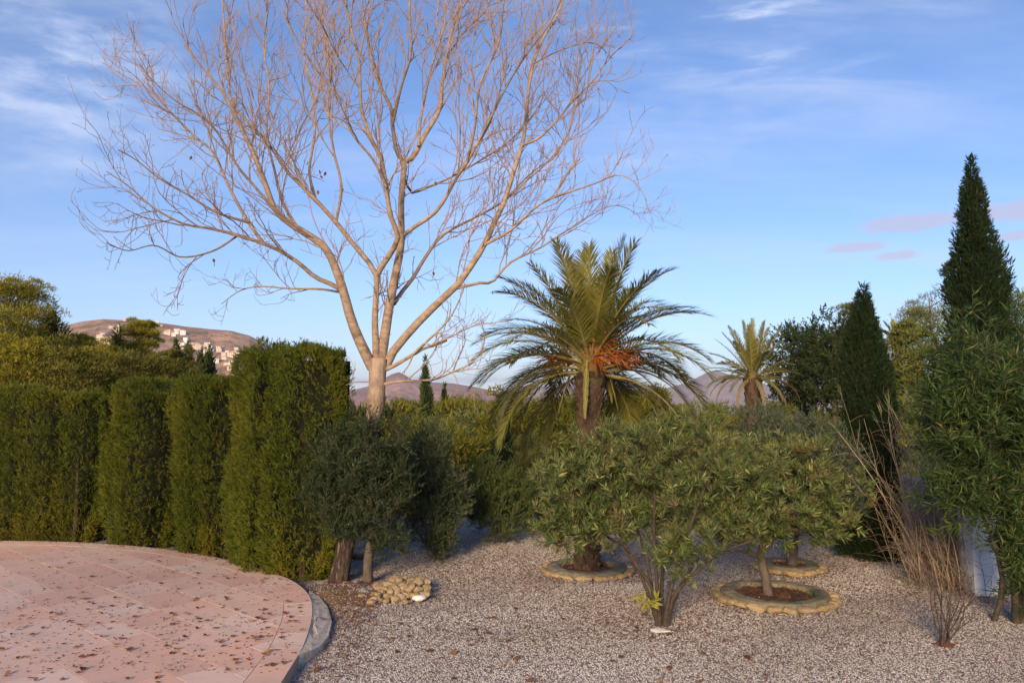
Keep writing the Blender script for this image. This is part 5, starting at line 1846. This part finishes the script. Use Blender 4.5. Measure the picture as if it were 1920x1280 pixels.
# ------------------------------------------------------------------ trees beyond the garden
def build_far_trees():
    def top_at(px, py, Y, H):
        t = at(px, py, Y)
        return np.array([t[0], Y, t[2] - H])
    # left, behind the hedge, most with sunlight put into the needle colour
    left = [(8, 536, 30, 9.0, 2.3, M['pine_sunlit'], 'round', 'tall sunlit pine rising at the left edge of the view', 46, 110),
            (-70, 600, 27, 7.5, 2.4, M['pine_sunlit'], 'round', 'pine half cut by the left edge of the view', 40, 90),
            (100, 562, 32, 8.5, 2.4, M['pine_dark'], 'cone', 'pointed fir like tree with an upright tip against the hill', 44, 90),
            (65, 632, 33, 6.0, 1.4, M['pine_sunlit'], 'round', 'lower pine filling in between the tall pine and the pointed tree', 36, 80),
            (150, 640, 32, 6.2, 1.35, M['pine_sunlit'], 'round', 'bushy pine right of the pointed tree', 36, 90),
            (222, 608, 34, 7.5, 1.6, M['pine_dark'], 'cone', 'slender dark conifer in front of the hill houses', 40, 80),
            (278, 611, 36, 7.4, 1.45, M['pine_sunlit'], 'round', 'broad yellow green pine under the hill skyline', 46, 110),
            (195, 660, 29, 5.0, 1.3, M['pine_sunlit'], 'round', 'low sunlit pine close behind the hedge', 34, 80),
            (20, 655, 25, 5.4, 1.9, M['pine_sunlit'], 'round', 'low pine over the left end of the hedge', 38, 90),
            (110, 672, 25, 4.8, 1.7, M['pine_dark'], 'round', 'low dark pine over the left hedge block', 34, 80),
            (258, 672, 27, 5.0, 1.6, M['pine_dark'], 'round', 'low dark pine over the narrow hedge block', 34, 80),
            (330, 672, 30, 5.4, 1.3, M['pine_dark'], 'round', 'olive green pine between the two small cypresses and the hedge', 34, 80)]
    for px, py, Y, H, R, mat, form, lab, nb, per in left:
        if form == 'cone':
            p = top_at(px, py, Y, H)
            spindle(p, H, [(0, R * .8), (.2, R * .95), (.45, R * .72), (.62, R * .46), (.76, R * .27), (.88, R * .13), (.96, R * .05), (1, .02)], 15000, mat, lab, None, .20, .045, seed=int(px) + 4, lumps=.55, spikes=.3, up=.5, name='conifer')
            continue
        pine(top_at(px, py, Y, H), H, R, mat, lab, None, nb + 26, int(per * 1.9), .14, .030, form, low=.28 if H >= 7.5 and form == 'round' else .06, cl=.60)
    for px, py, Y, H, r, lab in ((332, 636, 34, 6.0, .52, 'dark cypress, left one of the pair before the hill houses'), (352, 640, 35, 6.0, .42, 'dark cypress touching the pair before the hill houses'), (376, 656, 33, 5.2, .40, 'small cypress just left of the tallest hedge block'), (394, 648, 34, 5.4, .42, 'small pointed cypress nearest the tallest hedge block'), (142, 660, 30, 4.6, .36, 'small slim cypress among the sunlit pines')):
        p = top_at(px, py, Y, H)
        spindle(p, H, [(0, .7 * r), (.2, r), (.5, .92 * r), (.75, .6 * r), (.92, .22 * r), (1, .02)], 5200, M['cypress_lit'], lab, None, .16, .055, seed=int(px))
    # centre: slim cypresses
    for px, py, Y, H, r, lab in ((799, 668, 42, 8.0, .46, 'slim tall cypress standing alone before the pink mountain'), (832, 720, 46, 6.0, .26, 'very thin cypress right of the tall one'), (945, 778, 24, 5.2, .46, 'dark narrow cypress behind the low shrub'), (862, 785, 36, 4.5, .55, 'short dark cypress in the middle of the wood')):
        p = top_at(px, py, Y, H)
        spindle(p, H, [(0, .7 * r), (.25, r), (.55, .9 * r), (.8, .5 * r), (.95, .16 * r), (1, .02)], 5200, M['cypress_lit'] if Y > 40 else M['cypress'], lab, None, .18, .06, seed=int(px), lumps=.2)
    # pines of the valley: four shapes, copied
    grp = 'pines in the wooded valley below the garden'
    protos = []
    words = ['yellow green round pine in the wooded valley behind the garden', 'dark green round pine in the wooded valley behind the garden', 'broad green pine in the wooded valley behind the garden', 'pale green pine in the wooded valley behind the garden']
    spots = []
    for (px, py, Y) in ((660, 752, 60), (700, 758, 75), (880, 742, 52), (915, 752, 60), (850, 760, 44), (760, 770, 38), (900, 778, 34), (980, 765, 45), (1045, 742, 38), (1075, 758, 50), (1010, 790, 30), (1140, 755, 48), (1190, 742, 40), (1230, 750, 46), (1300, 762, 50), (1270, 772, 34), (1365, 765, 46), (1120, 775, 32), (960, 800, 29),
                        (620, 770, 50), (580, 760, 60), (540, 740, 55), (730, 790, 32), (830, 800, 31), (880, 815, 26), (690, 800, 34), (1340, 745, 90), (1450, 750, 60), (1500, 745, 70), (1000, 752, 80), (940, 748, 95), (840, 746, 90), (760, 750, 100), (800, 762, 70), (1150, 748, 110), (1260, 748, 120), (480, 715, 46), (440, 705, 42), (640, 790, 40), (905, 800, 40), (1090, 748, 95), (1400, 752, 100), (780, 790, 48), (860, 775, 60)):
        spots.append((px, py, Y))
    for i, (px, py, Y) in enumerate(spots):
        H = 6.5 + 2.5 * rng.random()
        p = top_at(px, py + 20, Y, H)
        k = i % 4
        if i < 4:
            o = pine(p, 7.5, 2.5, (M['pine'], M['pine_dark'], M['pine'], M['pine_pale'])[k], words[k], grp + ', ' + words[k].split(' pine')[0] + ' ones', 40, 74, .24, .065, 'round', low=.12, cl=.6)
            protos.append(o); o.scale = (H / 7.5,) * 3
        else:
            dup(protos[k], p, rng.random() * 6.28, H / 7.5 * (.95 + .15 * rng.random()))
    # two houses down in the valley
    house('valley_house', 11, 8, 6, 2, M['house_pink'], True, 'sunlit pinkish house glimpsed between hedge and olive', at(650, 805, 75) + (0, 0, -5.2))
    house('valley_house', 9, 8, 3.6, 1, M['house_wall'], True, 'small pale house half hidden in the trees behind the olives', at(808, 800, 62) + (0, 0, -3.4))
    # the wood further out, one mass
    mb = MB()
    n = 2000
    Y = 95 + 1100 * rng.random(n) ** 1.6; px = -200 + 2300 * rng.random(n)
    X = (px - 960) / F_PX * Y
    Z = height(X, Y)
    C = np.stack([X, Y, Z + 2.5], 1); R = 2.6 + 2.2 * rng.random(n)
    tuft_cloud(mb, C, R, 26, 2.2, 1.1, .4, 1.1)
    tag(mb.build('distant_woods', M['pine_dark']), 'mass of distant green woods filling the valley floor', kind='stuff')


M['cypress_lit'] = foliage('lit_cypress_leaf', (.030, .060, .020), (.070, .100, .030), (.12, .11, .05), trans=.15)  # lit copy of the cypress leaf, sunlight put into its colour
build_far_trees()


# ------------------------------------------------------------------ fallen leaves
def leaf_mesh(seed):
    r = np.random.default_rng(seed)
    mb = MB()
    n = 5
    V = []
    curl = r.normal() * .25 + .35
    for i in range(n + 1):
        t = i / n
        w = .42 * math.sin(math.pi * (t * .92 + .04)) ** .8
        z = .10 * math.sin(math.pi * t) + curl * .35 * t * t
        for s in (-1, 0, 1):
            V.append((t - .5, s * w * (1 + .12 * r.normal()), z + (curl * .45 * w if s else 0) + r.normal() * .02))
    q = []
    for i in range(n):
        for s in range(2):
            a = i * 3 + s
            q.append((a, a + 3, a + 4, a + 1))
    mb.add(V, q, None, 0, float(r.random()))
    return mb.mesh('fallen_leaf', M['dry_leaf'])


def build_leaves():
    LM = [leaf_mesh(300 + i) for i in range(14)]
    n = 0
    clusters = [(505, 1145, 70, 22), (400, 1085, 120, 18), (330, 1120, 150, 40), (180, 1150, 150, 40), (470, 1180, 70, 30), (250, 1215, 200, 50), (100, 1220, 120, 40)]
    tries = 0
    while n < 225 and tries < 4000:
        tries += 1
        if rng.random() < .62:
            cx, cy, sx, sy = clusters[int(rng.integers(len(clusters)))]
            px, py = cx + rng.normal() * sx, cy + rng.normal() * sy
        else: px, py = rng.random() * 590, 1035 + 245 * rng.random()
        if py < 1030 or px < -40: continue
        p = ground(px, py, PZ)
        if not in_patio(p[0], p[1], -.06): continue
        s = .038 + .042 * rng.random()
        o = place(LM[int(rng.integers(14))], 'fallen_leaf', p + (0, 0, .010), (s, s, s), (rng.normal() * .15, rng.normal() * .15, rng.random() * 6.28))
        tag(o, 'curled dry brown leaf lying on the pink paving', 'leaf', 'dry leaves fallen on the pink paving'); n += 1
    n = 0
    while n < 75:
        px, py = 560 + 900 * rng.random(), 1130 + 150 * rng.random()
        p = ground(px, py, .012)
        if in_patio(p[0], p[1], .1): continue
        s = .05 + .05 * rng.random()
        o = place(LM[int(rng.integers(14))], 'fallen_leaf', p + (0, 0, .012), (s, s, s), (rng.normal() * .15, rng.normal() * .15, rng.random() * 6.28))
        tag(o, 'dry brown leaf lying on the pale gravel', 'leaf', 'dry leaves fallen on the gravel'); n += 1
    # finer litter that nobody could count
    mb = MB()
    P = []
    m = 26000
    y = 6.8 + 10.2 * rng.random(m) ** 1.2; x = -3.0 + 11 * rng.random(m)
    den = np.clip(.30 + .55 * np.clip((y - 8.2) / 1.6, 0, 1) + .45 * vnoise(np.stack([x, y, 0 * x], 1), 77, .9), 0.04, 1)
    den = np.where(y > 14.5, den * .4, den)
    k = (rng.random(m) < den) & ~in_patio(x, y, .02) & (np.abs(x) < .74 * y)
    for rx, ry, rr, _ in RINGS: k &= (np.hypot(x - rx, y - ry) > rr + .02)
    P.append(np.stack([x[k], y[k], mound(x[k], y[k]) + .016], 1))
    # heaps along the patio edge, round the rings, under the canes and the olive
    for cx, cy, sx, sy, q in ((-2.2, 10.2, .28, .8, 900), (-1.95, 8.6, .25, .8, 500), (-2.4, 11.7, .6, .25, 500), (6.6, 11.2, .55, .4, 700), (-1.5, 11.2, .8, .3, 260), (1.9, 9.5, .55, .35, 420), (2.6, 8.6, .9, .25, 260), (-.4, 9.3, .9, .2, 300), (-.5, 13.2, .7, .5, 500), (.6, 12.2, 1.2, .3, 500)):
        xx, yy = cx + rng.normal(size=q) * sx, cy + rng.normal(size=q) * sy
        ok = ~in_patio(xx, yy, .01)
        P.append(np.stack([xx, yy, mound(xx, yy) + .02 + .02 * rng.random(q)], 1)[ok])
    for rx, ry, rr, who in RINGS:
        q = 420; a = rng.random(q) * 6.283; r = rr + np.abs(rng.normal(size=q)) * .16 + .03
        if who == 'oleander': r = np.where(np.cos(a - .0) > .3, r + .2 * rng.random(q), r)
        P.append(np.stack([rx + r * np.cos(a), ry + r * np.sin(a), np.full(q, .016)], 1))
        r = (rr - .3) * np.sqrt(rng.random(q)); P.append(np.stack([rx + r * np.cos(a), ry + r * np.sin(a), .075 + .02 * rng.random(q)], 1))
    # crumbs on the paving, thicker towards the edge by the hedge
    q = 1500; px = 600 * rng.random(q); py = 1022 + 240 * rng.random(q) ** 1.1
    g = np.array([ground(a, b_, PZ) for a, b_ in zip(px, py)])
    ok = in_patio(g[:, 0], g[:, 1], -.02)
    P.append(g[ok] + (0, 0, .006))
    q = 700; s_ = _sm[rng.integers(0, 38, q)]; g = np.c_[s_ + rng.normal(size=(q, 2)) * .12, np.full(q, PZ + .008)]
    P.append(g[in_patio(g[:, 0], g[:, 1], -.01)])
    P = np.vstack(P); m = len(P)
    D = np.stack([rng.normal(size=m), rng.normal(size=m), rng.normal(size=m) * .22], 1)
    sd = unit(np.cross(D, np.array([0, 0, 1.0]) + rng.normal(size=(m, 3)) * .25))
    leaves(mb, P, D, .018 + .035 * rng.random(m) ** 1.6, .014 + .010 * rng.random(m), 0, None, .1, sd)
    tag(mb.build('leaf_litter', M['litter']), 'fine brown leaf litter strewn over gravel and paving', kind='stuff')


build_leaves()


# ------------------------------------------------------------------ villa added unseen behind the camera as a shade caster
def build_shade_villa():
    loc = np.array([-3.0, -15.0, 0.0])
    h = house('villa', 44, 12, 3.4, 1, M['white_wall'], False, 'unseen white flat roofed villa added behind the viewer to cast shade', loc)
    h['category'] = 'villa'


build_shade_villa()
pine((-11.4, -6.5, 0), 12.0, 2.0, M['pine_dark'], 'tall umbrella pine beside the villa behind the viewer', None, 44, 80, .24, .07, 'round', low=.60, cl=.8)


# ------------------------------------------------------------------ the air
def build_haze():
    m, g, out = new_mat('haze_air')
    v = g.n('ShaderNodeVolumePrincipled')
    v.inputs['Color'].default_value = (.80, .86, 1.0, 1)
    v.inputs['Density'].default_value = 1.3e-4
    v.inputs['Anisotropy'].default_value = 0.0
    g.t.links.new(v.outputs[0], out.inputs['Volume'])
    mb = MB()
    box(mb, (0, 0, 110), (12400, 12400, 290))
    o = mb.build('haze', m)
    tag(o, 'thin bluish evening haze over the valley and the far mountains', kind='stuff')


build_haze()
